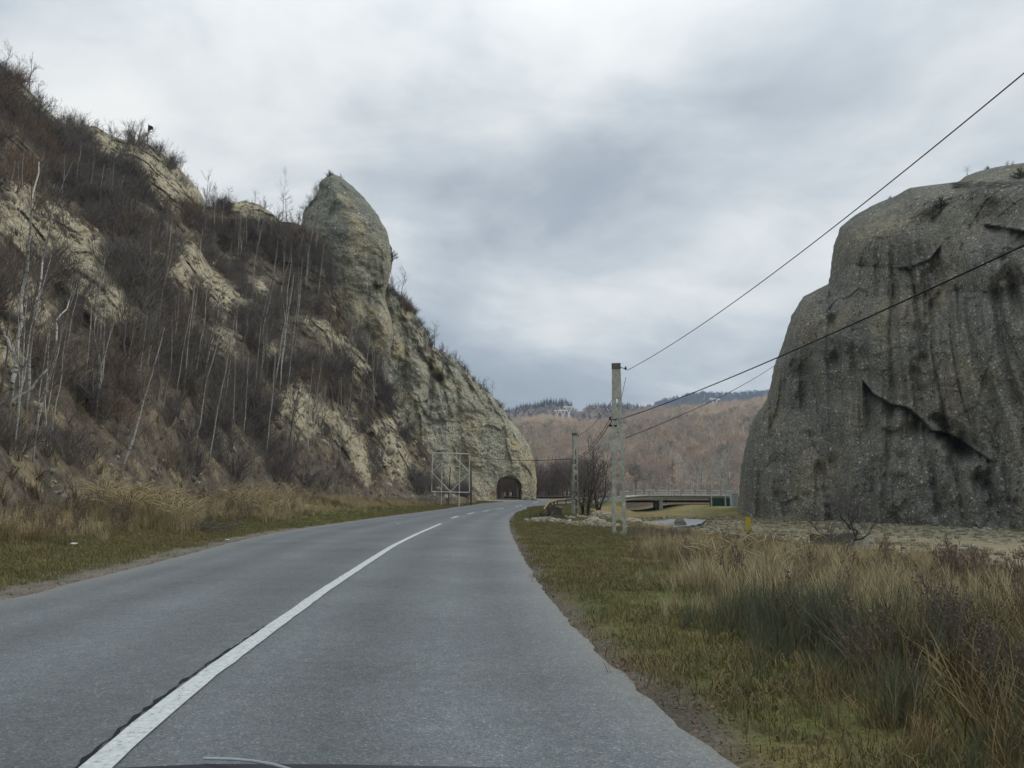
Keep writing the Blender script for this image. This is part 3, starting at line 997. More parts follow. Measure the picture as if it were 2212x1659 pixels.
# the great dark rock across the river bed
RL = [(2560, 330), (2380, 338), (2270, 345), (2225, 350), (2180, 356), (2150, 361), (2110, 371), (2085, 381), (2074, 390), (2062, 394.5), (2050, 395), (2000, 401), (1965, 406), (1930, 425), (1880, 446), (1845, 466), (1815, 491), (1801, 530), (1797, 560), (1790, 613), (1762, 627), (1735, 641), (1710, 682), (1690, 746), (1672, 791), (1665, 830), (1655, 866), (1640, 886), (1626, 908), (1611, 960), (1601, 1010), (1594, 1085), (1590, 1112), (1586, 1150)]
RRt = [(2700, 330), (2800, 500), (2860, 1150)]
cr_right = [
    ([(1862, 820), (1885, 850), (1920, 872), (1960, 880), (1990, 905), (2012, 930), (2045, 935), (2075, 950), (2110, 975), (2150, 1000)], 9, 2.4, 'step'),
    ([(2025, 905), (2060, 922), (2090, 942), (2118, 978), (2080, 990), (2045, 962)], 16, 3.4, 'hollow'),
    ([(1850, 574), (1868, 575), (1920, 580)], 4, 0.94, 'groove'),
    ([(1920, 580), (1965, 578), (2010, 560), (2040, 520)], 8, 1.6, 'step'),
    ([(2075, 385), (2066, 415), (2040, 450), (2018, 475)], 7, 1.58, 'groove'),
    ([(2040, 615), (2015, 660), (2000, 740), (1985, 800), (2000, 860), (2010, 930)], 6, 1.01, 'groove'),
    ([(1795, 560), (1792, 640), (1800, 740), (1815, 830), (1822, 900)], 4.5, 0.94, 'groove'),
    ([(1728, 790), (1735, 880), (1755, 960), (1775, 1020), (1782, 1090), (1795, 1130)], 5, 1.15, 'groove'),
    ([(1662, 860), (1668, 950), (1672, 1040), (1690, 1115)], 4.5, 1.01, 'groove'),
    ([(2120, 1010), (2140, 1060), (2170, 1120), (2195, 1150)], 7, 1.58, 'groove'),
    ([(2165, 560), (2190, 620), (2212, 700)], 6, 0.72, 'groove'), ([(2190, 560), (2212, 610)], 6, 0.65, 'groove'),
    ([(2060, 630), (2150, 634)], 4, 0.50, 'groove'),
    ([(2120, 485), (2160, 490), (2212, 500), (2270, 540)], 6, 1.4, 'step'),
    ([(1905, 1000), (1912, 1100), (1930, 1140)], 7, 0.50, 'groove'), ([(2005, 990), (2020, 1060), (2035, 1140)], 8, 0.50, 'groove'),
]
lm_right = [(1890, 505, 70, 65, 2.6), (2150, 420, 80, 45, 2.2), (2020, 420, 45, 35, 1.4), (2150, 560, 90, 60, 1.8), (1830, 700, 50, 90, 1.4), (1750, 720, 40, 80, 0.8), (1900, 760, 60, 120, 1.4), (2110, 760, 70, 150, 1.6), (1850, 1000, 45, 120, 0.8), (1960, 1050, 60, 100, 0.9), (2130, 400, 60, 40, 1.2)]
RX = Relief(RL, RRt, lambda U, V: np.interp(U, [1590, 2212, 2800], [107, 71, 52]) + (1130 - V) / FPX * 75 * 0.22, 9.0, 26, nv=330, ns=400, qpow=1.1, cracks=cr_right, lumps=lm_right, noise=(1.5, 0.5, 0.16), edge=3.0, flute=0.75, block=(0.5, 6), seed=3)
rock_big = link('rock_massif', RX.mesh('rock_massif', M['rock_right']))
tag(rock_big, 'massive dark grey conglomerate rock with vertical furrows across the gravel river bed', 'rock')

# pinnacle
AL = [(712, 375), (697, 388), (689, 396), (690, 408), (680, 426), (668, 440), (655, 458), (648, 500), (652, 600), (660, 700), (690, 800), (720, 860)]
AR = [(716, 374), (736, 382), (760, 401), (790, 431), (815, 463), (836, 500), (846, 540), (847, 578), (838, 613), (832, 645), (846, 690), (851, 722), (846, 758), (838, 790), (832, 860)]
crA = [([(806, 598), (812, 617), (796, 640), (789, 665), (794, 707), (802, 730), (812, 765)], 5, 1.0, 'groove'),
       ([(800, 612), (820, 618), (842, 606)], 6, 0.6, 'step'),
       ([(760, 520), (775, 560), (800, 600)], 9, 0.6, 'groove'), ([(725, 430), (715, 480), (712, 540)], 8, 0.7, 'groove')]
RA = Relief(AL, AR, lambda U, V: 118 + (800 - V) / FPX * 118 * 0.10, 7.0, 18, nv=220, ns=160, cracks=crA, lumps=[(825, 700, 22, 45, 2.2), (770, 480, 40, 60, 1.0)], noise=(1.2, 0.7, 0.3), edge=3.6, block=(0.65, 5.0), seed=8)
tag(link('rock_pinnacle', RA.mesh('rock_pinnacle', M['rock_left'])), 'tall pointed grey-green rock pinnacle rising out of the scrub slope', 'rock')

# ridge with the tunnel
BL = [(835, 612), (826, 640), (800, 700), (770, 800), (780, 900), (810, 1000), (840, 1100)]
BR = [(838, 612), (860, 634), (885, 655), (905, 689), (926, 722), (934, 748), (965, 765), (1000, 790), (1030, 825), (1060, 850), (1085, 879), (1100, 904), (1125, 932), (1145, 966), (1155, 1000), (1160, 1040), (1158, 1080), (1160, 1100)]
crB = [([(931, 749), (932, 820), (928, 880), (920, 921)], 7, 2.2, 'groove'),
       ([(934, 765), (965, 775), (970, 815), (945, 838), (934, 830)], 14, 2.4, 'hollow'),
       ([(977, 777), (991, 840), (991, 909), (980, 960), (977, 1006)], 7, 1.1, 'groove'),
       ([(1057, 790), (1060, 820), (1054, 880), (1050, 909)], 6, 1.0, 'groove'),
       ([(890, 860), (905, 870), (920, 866), (930, 858)], 7, 1.4, 'step'),
       ([(918, 915), (930, 912), (945, 918), (930, 925)], 8, 1.6, 'hollow'),
       ([(984, 950), (1000, 960), (1006, 1000), (995, 1055), (980, 1050)], 8, 1.0, 'hollow'),
       ([(870, 690), (880, 760), (868, 830)], 10, 1.6, 'groove'),
       ([(1010, 800), (1020, 860)], 7, 0.7, 'groove')]
lmB = [(905, 810, 24, 70, 2.6), (961, 990, 12, 60, 1.4), (1095, 1010, 50, 60, 0.6), (880, 900, 24, 40, 1.2), (1020, 1060, 22, 26, 1.2)]
RB = Relief(BL, BR, lambda U, V: np.interp(U, [800, 900, 1000, 1100, 1160], [122, 128, 137, 144.5, 148]) + (1080 - V) / FPX * 140 * 0.16, 5.0, 13, nv=230, ns=230, cracks=crB, lumps=lmB, noise=(1.2, 0.8, 0.35), edge=3.2, block=(0.8, 5.5), seed=14)
ridge = link('tunnel_rock', RB.mesh('tunnel_rock', M['rock_tunnel']))
tag(ridge, 'pale pebbly rock ridge with an arched road tunnel cut through its foot', 'rock')
# bore the tunnel
arch = []
for k in range(17):
    a = math.pi * k / 16
    arch.append((2.42 * math.copysign(abs(math.cos(a)) ** .8, math.cos(a)), 1.9 + 2.35 * math.sin(a) ** .85))
prof = [(2.42, -1.5)] + arch + [(-2.42, -1.5)]
cen = unproj(1099.5, 1078, 145.0)
ax = Vector((-0.055, 1, 0)).normalized(); sx = Vector((ax.y, -ax.x, 0))
bm = bmesh.new()
rings = []
for q in np.linspace(-9, 26, 24):
    ring = []
    for x, z in prof:
        j = 1 + 0.05 * math.sin(q * 2.3 + z * 1.7) + random.uniform(-0.02, 0.02)
        p = Vector(cen) + ax * float(q) + sx * x * j + Vector((0, 0, z * (j if z > 0 else 1)))
        ring.append(bm.verts.new(p))
    rings.append(ring)
n = len(prof)
for ra, rb in zip(rings[:-1], rings[1:]):
    for k in range(n):
        bm.faces.new((ra[k], ra[(k + 1) % n], rb[(k + 1) % n], rb[k]))
bm.faces.new(rings[0][::-1]); bm.faces.new(rings[-1])
bmesh.ops.recalc_face_normals(bm, faces=bm.faces[:])
cme = bpy.data.meshes.new('bore'); bm.to_mesh(cme); bm.free()
cme.materials.append(M['rock_tunnel'])
bm = bmesh.new(); bm.from_mesh(ridge.data); bmesh.ops.recalc_face_normals(bm, faces=bm.faces[:]); bm.to_mesh(ridge.data); bm.free()
cut = link('bore', cme)
md = ridge.modifiers.new('bore', 'BOOLEAN'); md.operation = 'DIFFERENCE'; md.object = cut; md.solver = 'EXACT'
dg = bpy.context.evaluated_depsgraph_get()
nm = bpy.data.meshes.new_from_object(ridge.evaluated_get(dg))
ridge.modifiers.clear()
ridge.data = nm
nm.name = 'tunnel_rock'
bpy.data.objects.remove(cut)
for o_ in (rock_big,):
    bm = bmesh.new(); bm.from_mesh(o_.data); bmesh.ops.recalc_face_normals(bm, faces=bm.faces[:]); bm.to_mesh(o_.data); bm.free()

# ------------------------------------------------------------------ far hills
def hill_sheet(name, foot, top, un, nt_, amp_, mat, seed, back_=400):
    foot, top = np.array(foot, float), np.array(top, float)
    t_ = np.linspace(0, 1, nt_)
    F_ = unproj(un, np.interp(un, foot[:, 0], foot[:, 1]), np.interp(un, foot[:, 0], foot[:, 2]))
    tv_ = np.interp(un, top[:, 0], top[:, 1])
    T_ = unproj(un, tv_, np.interp(un, top[:, 0], top[:, 2]))
    Pm = F_[:, None] + (T_ - F_)[:, None] * t_[None, :, None]
    r_ = Pm - CAM
    r_ /= np.linalg.norm(r_, axis=2, keepdims=True)
    L_ = np.linalg.norm(T_ - F_, axis=1)[:, None]
    dl = (amp_ * fbm(Pm / (L_.mean() * 0.22), 4, seed=seed)) * smooth(t_, 0, 0.15)[None]
    Pm = Pm + r_ * dl[..., None]
    Bk = Pm[:, -1].copy()
    dxy = Bk[:, :2] / np.linalg.norm(Bk[:, :2], axis=1)[:, None]
    Bk[:, :2] += dxy * back_; Bk[:, 2] = -3
    allp = np.concatenate([Pm, Bk[:, None]], 1)
    o_ = link(name, fast_mesh(name, allp.reshape(-1, 3), grid_faces(len(un), nt_ + 1)[:, ::-1], mat, True))
    tag(o_, kind='structure')
    return Pm


un1 = np.arange(300, 3200, 8.0)
H1 = hill_sheet('hill', [(300, 1078, 225), (1150, 1078, 215), (1700, 1079, 235), (3200, 1080, 190)],
                [(300, 935, 760), (1090, 928, 760), (1180, 918, 760), (1260, 930, 780), (1300, 930, 800), (1350, 915, 820), (1400, 902, 850), (1500, 893, 880), (1600, 882, 900), (1660, 872, 920), (2000, 850, 900), (3200, 820, 800)], un1, 120, 45, M['hill'], 21)
un2 = np.arange(300, 3200, 10.0)
H2 = hill_sheet('ridge_hill', [(300, 985, 1000), (1200, 975, 1000), (1700, 950, 1100), (3200, 930, 1100)],
                [(300, 900, 1900), (1080, 898, 1900), (1110, 890, 1900), (1140, 884, 1900), (1180, 875, 1900), (1215, 874, 1900), (1236, 880, 1900), (1244, 899, 1880), (1256, 900, 1850), (1268, 885, 1800), (1300, 882, 1800), (1360, 882, 1800), (1388, 889, 1820), (1420, 894, 1850), (3200, 894, 1850)], un2, 60, 80, M['hill'], 33)
H3 = hill_sheet('mountain', [(300, 960, 2100), (3200, 960, 2100)],
                [(300, 920, 3400), (1380, 890, 3400), (1400, 883, 3400), (1440, 868, 3400), (1480, 860, 3400), (1520, 852.5, 3400), (1560, 856, 3400), (1610, 853, 3400), (1660, 850, 3400), (2000, 840, 3400), (3200, 835, 3400)], np.arange(300, 3200, 10.0), 50, 120, M['hill'], 44, 900)

# ------------------------------------------------------------------ scatter with geometry nodes (uncountable stuff only)
def scatter(name, pts, protos, smin, smax, tilt=0.0, scales=None, picks=None):
    """one object: prototypes instanced on its own points"""
    pts = np.asarray(pts, float)
    n_ = len(pts)
    me = bpy.data.meshes.new(name)
    me.vertices.add(n_)
    me.vertices.foreach_set('co', pts.astype(np.float32).ravel())
    r = np.random.default_rng(len(name) * 31 + n_)
    rot = np.stack([r.normal(0, tilt, n_), r.normal(0, tilt, n_), r.uniform(0, 6.283, n_)], -1)
    add_attr(me, 'turn', rot, 'FLOAT_VECTOR')
    add_attr(me, 'size', (r.uniform(smin, smax, n_) if scales is None else scales))
    a = me.attributes.new('pick', 'INT', 'POINT')
    a.data.foreach_set('value', (r.integers(0, len(protos), n_) if picks is None else picks).astype(np.int32))
    o_ = link(name, me)
    c_ = bpy.data.collections.new(name + '_kinds')
    for k, pm in enumerate(protos):
        c_.objects.link(bpy.data.objects.new(f'{name}_kind_{k:02d}', pm))
    g = bpy.data.node_groups.new(name + '_nodes', 'GeometryNodeTree')
    g.interface.new_socket('Geometry', in_out='INPUT', socket_type='NodeSocketGeometry')
    g.interface.new_socket('Geometry', in_out='OUTPUT', socket_type='NodeSocketGeometry')
    N_ = g.nodes
    gi, go = N_.new('NodeGroupInput'), N_.new('NodeGroupOutput')
    ci = N_.new('GeometryNodeCollectionInfo'); ci.inputs[0].default_value = c_
    ci.inputs['Separate Children'].default_value = True; ci.inputs['Reset Children'].default_value = True
    ip = N_.new('GeometryNodeInstanceOnPoints'); ip.inputs['Pick Instance'].default_value = True

    def at_(nm, ty):
        q = N_.new('GeometryNodeInputNamedAttribute'); q.data_type = ty; q.inputs[0].default_value = nm
        return q.outputs[0]
    L_ = g.links
    L_.new(gi.outputs[0], ip.inputs['Points']); L_.new(ci.outputs[0], ip.inputs['Instance'])
    L_.new(at_('pick', 'INT'), ip.inputs['Instance Index']); L_.new(at_('size', 'FLOAT'), ip.inputs['Scale'])
    er = N_.new('FunctionNodeEulerToRotation'); L_.new(at_('turn', 'FLOAT_VECTOR'), er.inputs[0]); L_.new(er.outputs[0], ip.inputs['Rotation'])
    L_.new(ip.outputs[0], go.inputs[0])
    md_ = o_.modifiers.new('scatter', 'NODES'); md_.node_group = g
    tag(o_, kind='stuff')
    return o_


# ------------------------------------------------------------------ plants
def rvec(r, s):
    return Vector((r.gauss(0, s), r.gauss(0, s), r.gauss(0, s)))


def grow(out, r, p, d, L, rd, lev, kids, spread, shrink, nseg=3, wob=0.12, up=0.12, tip=0.35, start=0.3):
    p = Vector(p); d = Vector(d).normalized()
    pts = [p.copy()]
    for k in range(nseg):
        d = (d + rvec(r, wob) + Vector((0, 0, up))).normalized()
        p = p + d * (L / nseg)
        pts.append(p.copy())
    n_ = len(pts) - 1
    for k in range(n_):
        ra = rd * (1 - (1 - tip) * k / n_); rb = rd * (1 - (1 - tip) * (k + 1) / n_)
        out.append((pts[k], pts[k + 1], ra, rb))
    if lev <= 0:
        return
    for _ in range(r.randint(*kids)):
        f = r.uniform(start, 1.0) * n_
        k = min(int(f), n_ - 1)
        q = pts[k].lerp(pts[k + 1], f - k)
        dd = (pts[k + 1] - pts[k]).normalized()
        sd = rvec(r, 1.0); sd = (sd - dd * sd.dot(dd)).normalized()
        nd = (dd + sd * spread * r.uniform(0.6, 1.4)).normalized()
        grow(out, r, q, nd, L * shrink * r.uniform(0.7, 1.2), rd * 0.55, lev - 1, kids, spread, shrink, max(2, nseg - 1), wob, up, tip, start)


def trunk_pts(r, H, lean, wob, n_=8):
    pts = []
    x = y = 0.0
    la = r.uniform(0, 6.28)
    for k in range(n_ + 1):
        f = k / n_
        pts.append(Vector((lean * H * f ** 1.3 * math.cos(la) + x, lean * H * f ** 1.3 * math.sin(la) + y, H * f)))
        x += r.gauss(0, wob * H / n_); y += r.gauss(0, wob * H / n_)
    return pts


def birch_meshes(seed, H=10.0, forked=False, nbr=16, tw=0.014):
    r = random.Random(seed)
    tr, cr = [], []
    stems = [trunk_pts(r, H, 0.035, 0.045)]
    if forked:
        st2 = trunk_pts(r, H * 0.8, 0.16, 0.10)
        off = stems[0][2]
        stems.append([off + p for p in st2[:7]])
    for stp in stems:
        tr += polyline_segs([tuple(p) for p in stp], 0.068 if stp is stems[0] else 0.05, 0.016)
        n_ = len(stp) - 1
        for _ in range(nbr):
            f = r.uniform(0.35, 0.98) * n_
            k = min(int(f), n_ - 1)
            q = stp[k].lerp(stp[k + 1], f - k)
            a = r.uniform(0, 6.28)
            d = Vector((math.cos(a), math.sin(a), r.uniform(0.7, 1.5)))
            L = H * r.uniform(0.08, 0.19) * (1.25 - 0.7 * f / n_)
            grow(cr, r, q, d, L, 0.018, 2, (3, 4), 0.6, 0.6, 3, 0.10, 0.14, 0.5)
    return tube_mesh('trunk', tr, M['birch'], 6), tube_mesh('crown', cr, M['twig_pale'], 3)


def bush_mesh(seed, H=2.5, n_=16, lev=2, mat='twig_brown', rd=0.03, spread=0.75, flat=0.9, kids=(3, 5)):
    r = random.Random(seed)
    out_ = []
    for _ in range(n_):
        a = r.uniform(0, 6.28)
        s_ = r.uniform(0.1, flat)
        d = Vector((math.cos(a) * s_, math.sin(a) * s_, 1.0))
        p = Vector((math.cos(a) * r.uniform(0, .3), math.sin(a) * r.uniform(0, .3), -0.15))
        grow(out_, r, p, d, H * r.uniform(0.45, 0.8), rd, lev, kids, spread, 0.55, 3, 0.14, 0.08, 0.45)
    return tube_mesh('twigs', out_, M[mat], 3)


def tree_meshes(seed, H=9.0, mat='twig_brown', bark='bark_dark', rd=0.16, spread=0.7, lev=3, nbr=10, low=0.25, tw=0.6, stems=1):
    r = random.Random(seed)
    tr, cr = [], []
    for s_ in range(stems):
        stp = trunk_pts(r, H * (1 if s_ == 0 else r.uniform(0.7, 0.95)), 0.05 if stems == 1 else 0.2, 0.10)
        k_ = 1 if stems == 1 else 0.75
        tr += polyline_segs([tuple(p) for p in stp], rd * k_, rd * 0.15)
        n_ = len(stp) - 1
        for _ in range(nbr):
            f = r.uniform(low, 0.97) * n_
            k = min(int(f), n_ - 1)
            q = stp[k].lerp(stp[k + 1], f - k)
            a = r.uniform(0, 6.28)
            d = Vector((math.cos(a), math.sin(a), r.uniform(0.5, 1.3)))
            grow(cr, r, q, d, H * r.uniform(0.2, 0.34) * (1.15 - 0.6 * f / n_), rd * 0.34, lev, (2, 4), spread, 0.6, 3, 0.13, 0.10, 0.45)
    return tube_mesh('trunk', tr, M[bark], 7), tube_mesh('crown', cr, M[mat], 3)


def forest_mesh(seed, mat, H=10.0, rd=0.07, nbr=13, width=0.22):
    r = random.Random(seed)
    out_ = []
    out_ += polyline_segs([tuple(p) for p in trunk_pts(r, H, 0.03, 0.05, 5)], 0.18, 0.05)
    for q in range(nbr):
        f = (q + r.random()) / nbr
        z = (0.28 + 0.5 * f) * H
        a = r.uniform(0, 6.28)
        grow(out_, r, (0, 0, z), (math.cos(a), math.sin(a), 0.3 + 1.1 * f), H * width * r.uniform(0.85, 1.15) * (1.25 - 0.5 * f), rd * 1.2, 2, (3, 5), 1.0, 0.62, 2, 0.18, 0.06, 0.6)
    return tube_mesh('forest_tree', out_, M[mat], 3)


def conifer_mesh(seed, H=14.0, mat='conifer', n_=90):
    r = random.Random(seed)
    V, F = [], []
    for k in range(n_):
        f = (k + 0.5) / n_
        z = H * (0.08 + 0.9 * f)
        R = H * 0.17 * (1 - f) + 0.25
        a = k * 2.4 + r.uniform(-.3, .3)
        L = R * r.uniform(0.75, 1.2)
        c, s_ = math.cos(a), math.sin(a)
        wd = L * 0.42
        i = len(V)
        V += [(0, 0, z + L * 0.35), (c * L * .6 - s_ * wd, s_ * L * .6 + c * wd, z - L * .1), (c * L, s_ * L, z - L * 0.35), (c * L * .6 + s_ * wd, s_ * L * .6 - c * wd, z - L * .1)]
        F.append((i, i + 1, i + 2, i + 3))
    Vt, Ft = tubes([((0, 0, -0.5), (0, 0, H * 0.97), 0.16, 0.03)], 5)
    Ft = Ft + len(V)
    return fast_mesh('conifer', np.concatenate([np.array(V), Vt]), np.concatenate([np.array(F), Ft]), M[mat])


def tuft_mesh(name, seed, n_, h, spread_, wd, mat, bend=0.4, foot=0.06):
    r = np.random.default_rng(seed)
    a = r.uniform(0, 6.283, n_); hh = h * r.uniform(0.5, 1.1, n_)
    bx, by = r.normal(0, foot, n_), r.normal(0, foot, n_)
    ld = spread_ * r.uniform(0.2, 1.0, n_) * hh
    V, F = [], []
    for k in range(n_):
        c, s_ = math.cos(a[k]), math.sin(a[k])
        pr = (-s_, c)
        for lv, (f, wf) in enumerate(((0, 1.0), (0.45, 0.85), (0.8, 0.55), (1.0, 0.08))):
            off = ld[k] * (f ** (1 + bend * 2))
            z = hh[k] * f * (1 - 0.25 * bend * f * f) - (0.03 if lv == 0 else 0)
            w_ = wd * wf * 0.5
            V.append((bx[k] + c * off - pr[0] * w_, by[k] + s_ * off - pr[1] * w_, z))
            V.append((bx[k] + c * off + pr[0] * w_, by[k] + s_ * off + pr[1] * w_, z))
        i = k * 8
        for q in range(3):
            F.append((i + 2 * q, i + 2 * q + 1, i + 2 * q + 3, i + 2 * q + 2))
    return fast_mesh(name, V, F, M[mat])


def plume_mesh(seed, h=1.6, n_=7):
    """arching reed grass with seed plumes"""
    r = random.Random(seed)
    segs, pl = [], []
    for k in range(n_):
        a = r.uniform(0, 6.28); b0 = Vector((r.gauss(0, .12), r.gauss(0, .12), -0.05))
        H = h * r.uniform(0.7, 1.1)
        pts = []
        for q in range(9):
            f = q / 8
            off = 0.5 * H * f ** 3.2
            pts.append(b0 + Vector((math.cos(a) * off, math.sin(a) * off, H * (f - 0.22 * f ** 4))))
        segs += polyline_segs(pts[:7], 0.005, 0.003)
        pl += [(pts[5], pts[6], 0.005, 0.013), (pts[6], pts[7], 0.013, 0.012), (pts[7], pts[8], 0.012, 0.003)]
    V1, F1 = tubes(segs + pl, 4)
    return fast_mesh('plume', V1, F1, M['plume'])


def weed_mesh(seed, h=0.8, mat='weed', n_=5):
    r = random.Random(seed)
    out_ = []
    V0, F0 = [], []
    for _ in range(n_):
        a = r.uniform(0, 6.28)
        grow(out_, r, (r.gauss(0, .06), r.gauss(0, .06), -.03), (math.cos(a) * .25, math.sin(a) * .25, 1), h * r.uniform(.6, 1), 0.006, 2, (4, 7), .6, .32, 4, .08, .12, .5, .35)
    # seed heads / shrivelled leaves: small quads along the upper twigs
    pts = [s_ for s_ in out_ if s_[1].z > h * 0.25]
    for s_ in pts[::2]:
        c = s_[1]
        sz = r.uniform(.006, .016)
        u_ = rvec(r, 1).normalized() * sz; w_ = rvec(r, 1).normalized() * sz
        i = len(V0)
        V0 += [c - u_, c + w_, c + u_, c - w_]
        F0.append((i, i + 1, i + 2, i + 3))
    V1, F1 = tubes(out_, 3)
    if V0:
        V1 = np.concatenate([V1, np.array([v[:] for v in V0])])
        F1 = np.concatenate([F1, np.array(F0) + len(V1) - len(V0)])
    return fast_mesh('weed', V1, F1, M[mat])


# undergrowth on the slope ----------------------------------------
bushes = [bush_mesh(100 + k, 2.6, 13, 2, mt, 0.028) for k, mt in enumerate(['twig_brown', 'twig_brown', 'twig_brown', 'twig_purple', 'twig_rust', 'twig_brown'])]
rg = np.random.default_rng(5)
pts, scl, pk = [], [], []
NB = 9000
uu = rg.uniform(-420, 1010, NB); tq = rg.uniform(0.03, 0.99, NB)
ci_ = np.clip(np.searchsorted(uc, uu), 0, len(uc) - 1)
ri_ = (tq * (len(tt) - 1)).astype(int)
bp_ = HP[ci_, ri_]
bm_ = bare[ci_, ri_]
clump = fbm(bp_ / 7.0, 3, seed=9)
prob = np.clip(0.27 + 2.8 * clump, 0.03, 1) * (1 - 0.93 * smooth(bm_, 0.3, 0.7))
low = (HV[ci_, ri_] > 1000) & (uu < 330)
prob = np.where(low, prob * 0.35, prob)
dens = np.clip(span[ci_, 0] / 60, 0.15, 1)
kp = rg.uniform(size=NB) < prob * dens
bp_ = bp_[kp]
sc_ = rg.uniform(0.45, 1.15, len(bp_)) * np.clip(0.9 + 0.8 * clump[kp], 0.5, 1.4)
dd_ = np.linalg.norm(bp_ - CAM, axis=1)
sc_ = sc_ * np.clip(dd_ / 55, 0.4, 1.0)
rustf = fbm(bp_ / 9.0, 2, seed=12) > 0.16
pick = np.where(rustf & (rg.uniform(size=len(bp_)) < 0.45), 4, rg.choice([0, 1, 2, 3, 5], len(bp_)))
scatter('undergrowth', bp_, bushes, 0.5, 1.1, 0.15, sc_, pick)
NB = 15000
uu = rg.uniform(-300, 1010, NB); tq = rg.uniform(0.01, 0.99, NB)
ci_ = np.clip(np.searchsorted(uc, uu), 0, len(uc) - 1); ri_ = (tq * (len(tt) - 1)).astype(int)
bp3 = HP[ci_, ri_]
kp = rg.uniform(size=NB) < np.clip(0.42 + 1.2 * fbm(bp3 / 5.0, 2, seed=23), 0.05, 0.8) * (1 - 0.88 * smooth(bare[ci_, ri_], 0.3, 0.65)) * np.clip(span[ci_, 0] / 60, 0.2, 1)
bp3 = bp3[kp]
wisp = [bush_mesh(130 + k, 1.5, 5, 2, mt, 0.016, 0.7, 0.8, (2, 4)) for k, mt in enumerate(['twig_brown', 'twig_pale', 'twig_brown', 'twig_rust'])]
scatter('scrub_wisps', bp3, wisp, 0.5, 1.5, 0.25, rg.uniform(.45, 1.4, len(bp3)) * np.clip(np.linalg.norm(bp3 - CAM, axis=1) / 85, .3, 1))
# small tufts and dead herbs over the marl and leaf litter
NB = 7000
uu = rg.uniform(-200, 1010, NB); tq = rg.uniform(0.0, 0.99, NB)
ci_ = np.clip(np.searchsorted(uc, uu), 0, len(uc) - 1); ri_ = (tq * (len(tt) - 1)).astype(int)
bp2 = HP[ci_, ri_]
kp = rg.uniform(size=NB) < np.clip(0.3 + fbm(bp2 / 3.0, 2, seed=19) * 2, 0.05, 1) * np.clip(span[ci_, 0] / 60, 0.2, 1)
bp2 = bp2[kp]
tf2 = [tuft_mesh('herb_tuft', 300 + k, 16, 0.9, 0.8, 0.05, mt, 0.5, 0.15) for k, mt in enumerate(['straw_dull', 'weed', 'weed', 'straw_dull'])]
scatter('herb_tufts', bp2, tf2, 0.25, 0.75, 0.3)
NB = 2600
uu = rg.uniform(-200, 1020, NB); tq = rg.uniform(0.0, 0.9, NB) ** 1.4
ci_ = np.clip(np.searchsorted(uc, uu), 0, len(uc) - 1); ri_ = (tq * (len(tt) - 1)).astype(int)
bp4 = HP[ci_, ri_]
kp = rg.uniform(size=NB) < np.clip(0.25 + 0.6 * bare[ci_, ri_] + 1.2 * fbm(bp4 / 6.0, 2, seed=29), 0.05, 1)
bp4 = bp4[kp]
scree = [lump_mesh('scree_stone', (.4, .33, .28), M['scree'], RNG, 1, .45, 1.6) for _ in range(4)]
scatter('scree', bp4, scree, .3, 1.5, .6, np.clip(rg.lognormal(-.6, .55, len(bp4)), .2, 2.2) * np.clip(np.linalg.norm(bp4 - CAM, axis=1) / 85, .3, 1))

# individual pale birches --------------------------------------------
bir = [birch_meshes(200 + k, 10.0, k in (2, 5, 7), 13 + k % 4) for k in range(9)]
frt = [tree_meshes(260 + k, 10.0, 'twig_brown', 'bark_grey', 0.12, 0.6, 2, 16, 0.3) for k in range(3)]


def plant(name, meshes, pos, H, label, cat, group, lean=0.0, rz=None, H0=10.0, wide=1.0):
    o_ = thing(name, pos, label, cat, group)
    k = H / H0
    o_.scale = (k * wide, k * wide, k)
    o_.rotation_euler = Euler((0, lean, 0)).to_matrix().to_4x4().to_euler() if rz is None else (0, lean, rz)
    nm_ = ('trunk', 'crown') if len(meshes) == 2 else ('twigs',)
    for a_, me in zip(nm_, meshes):
        link(a_, me, o_)
    return o_


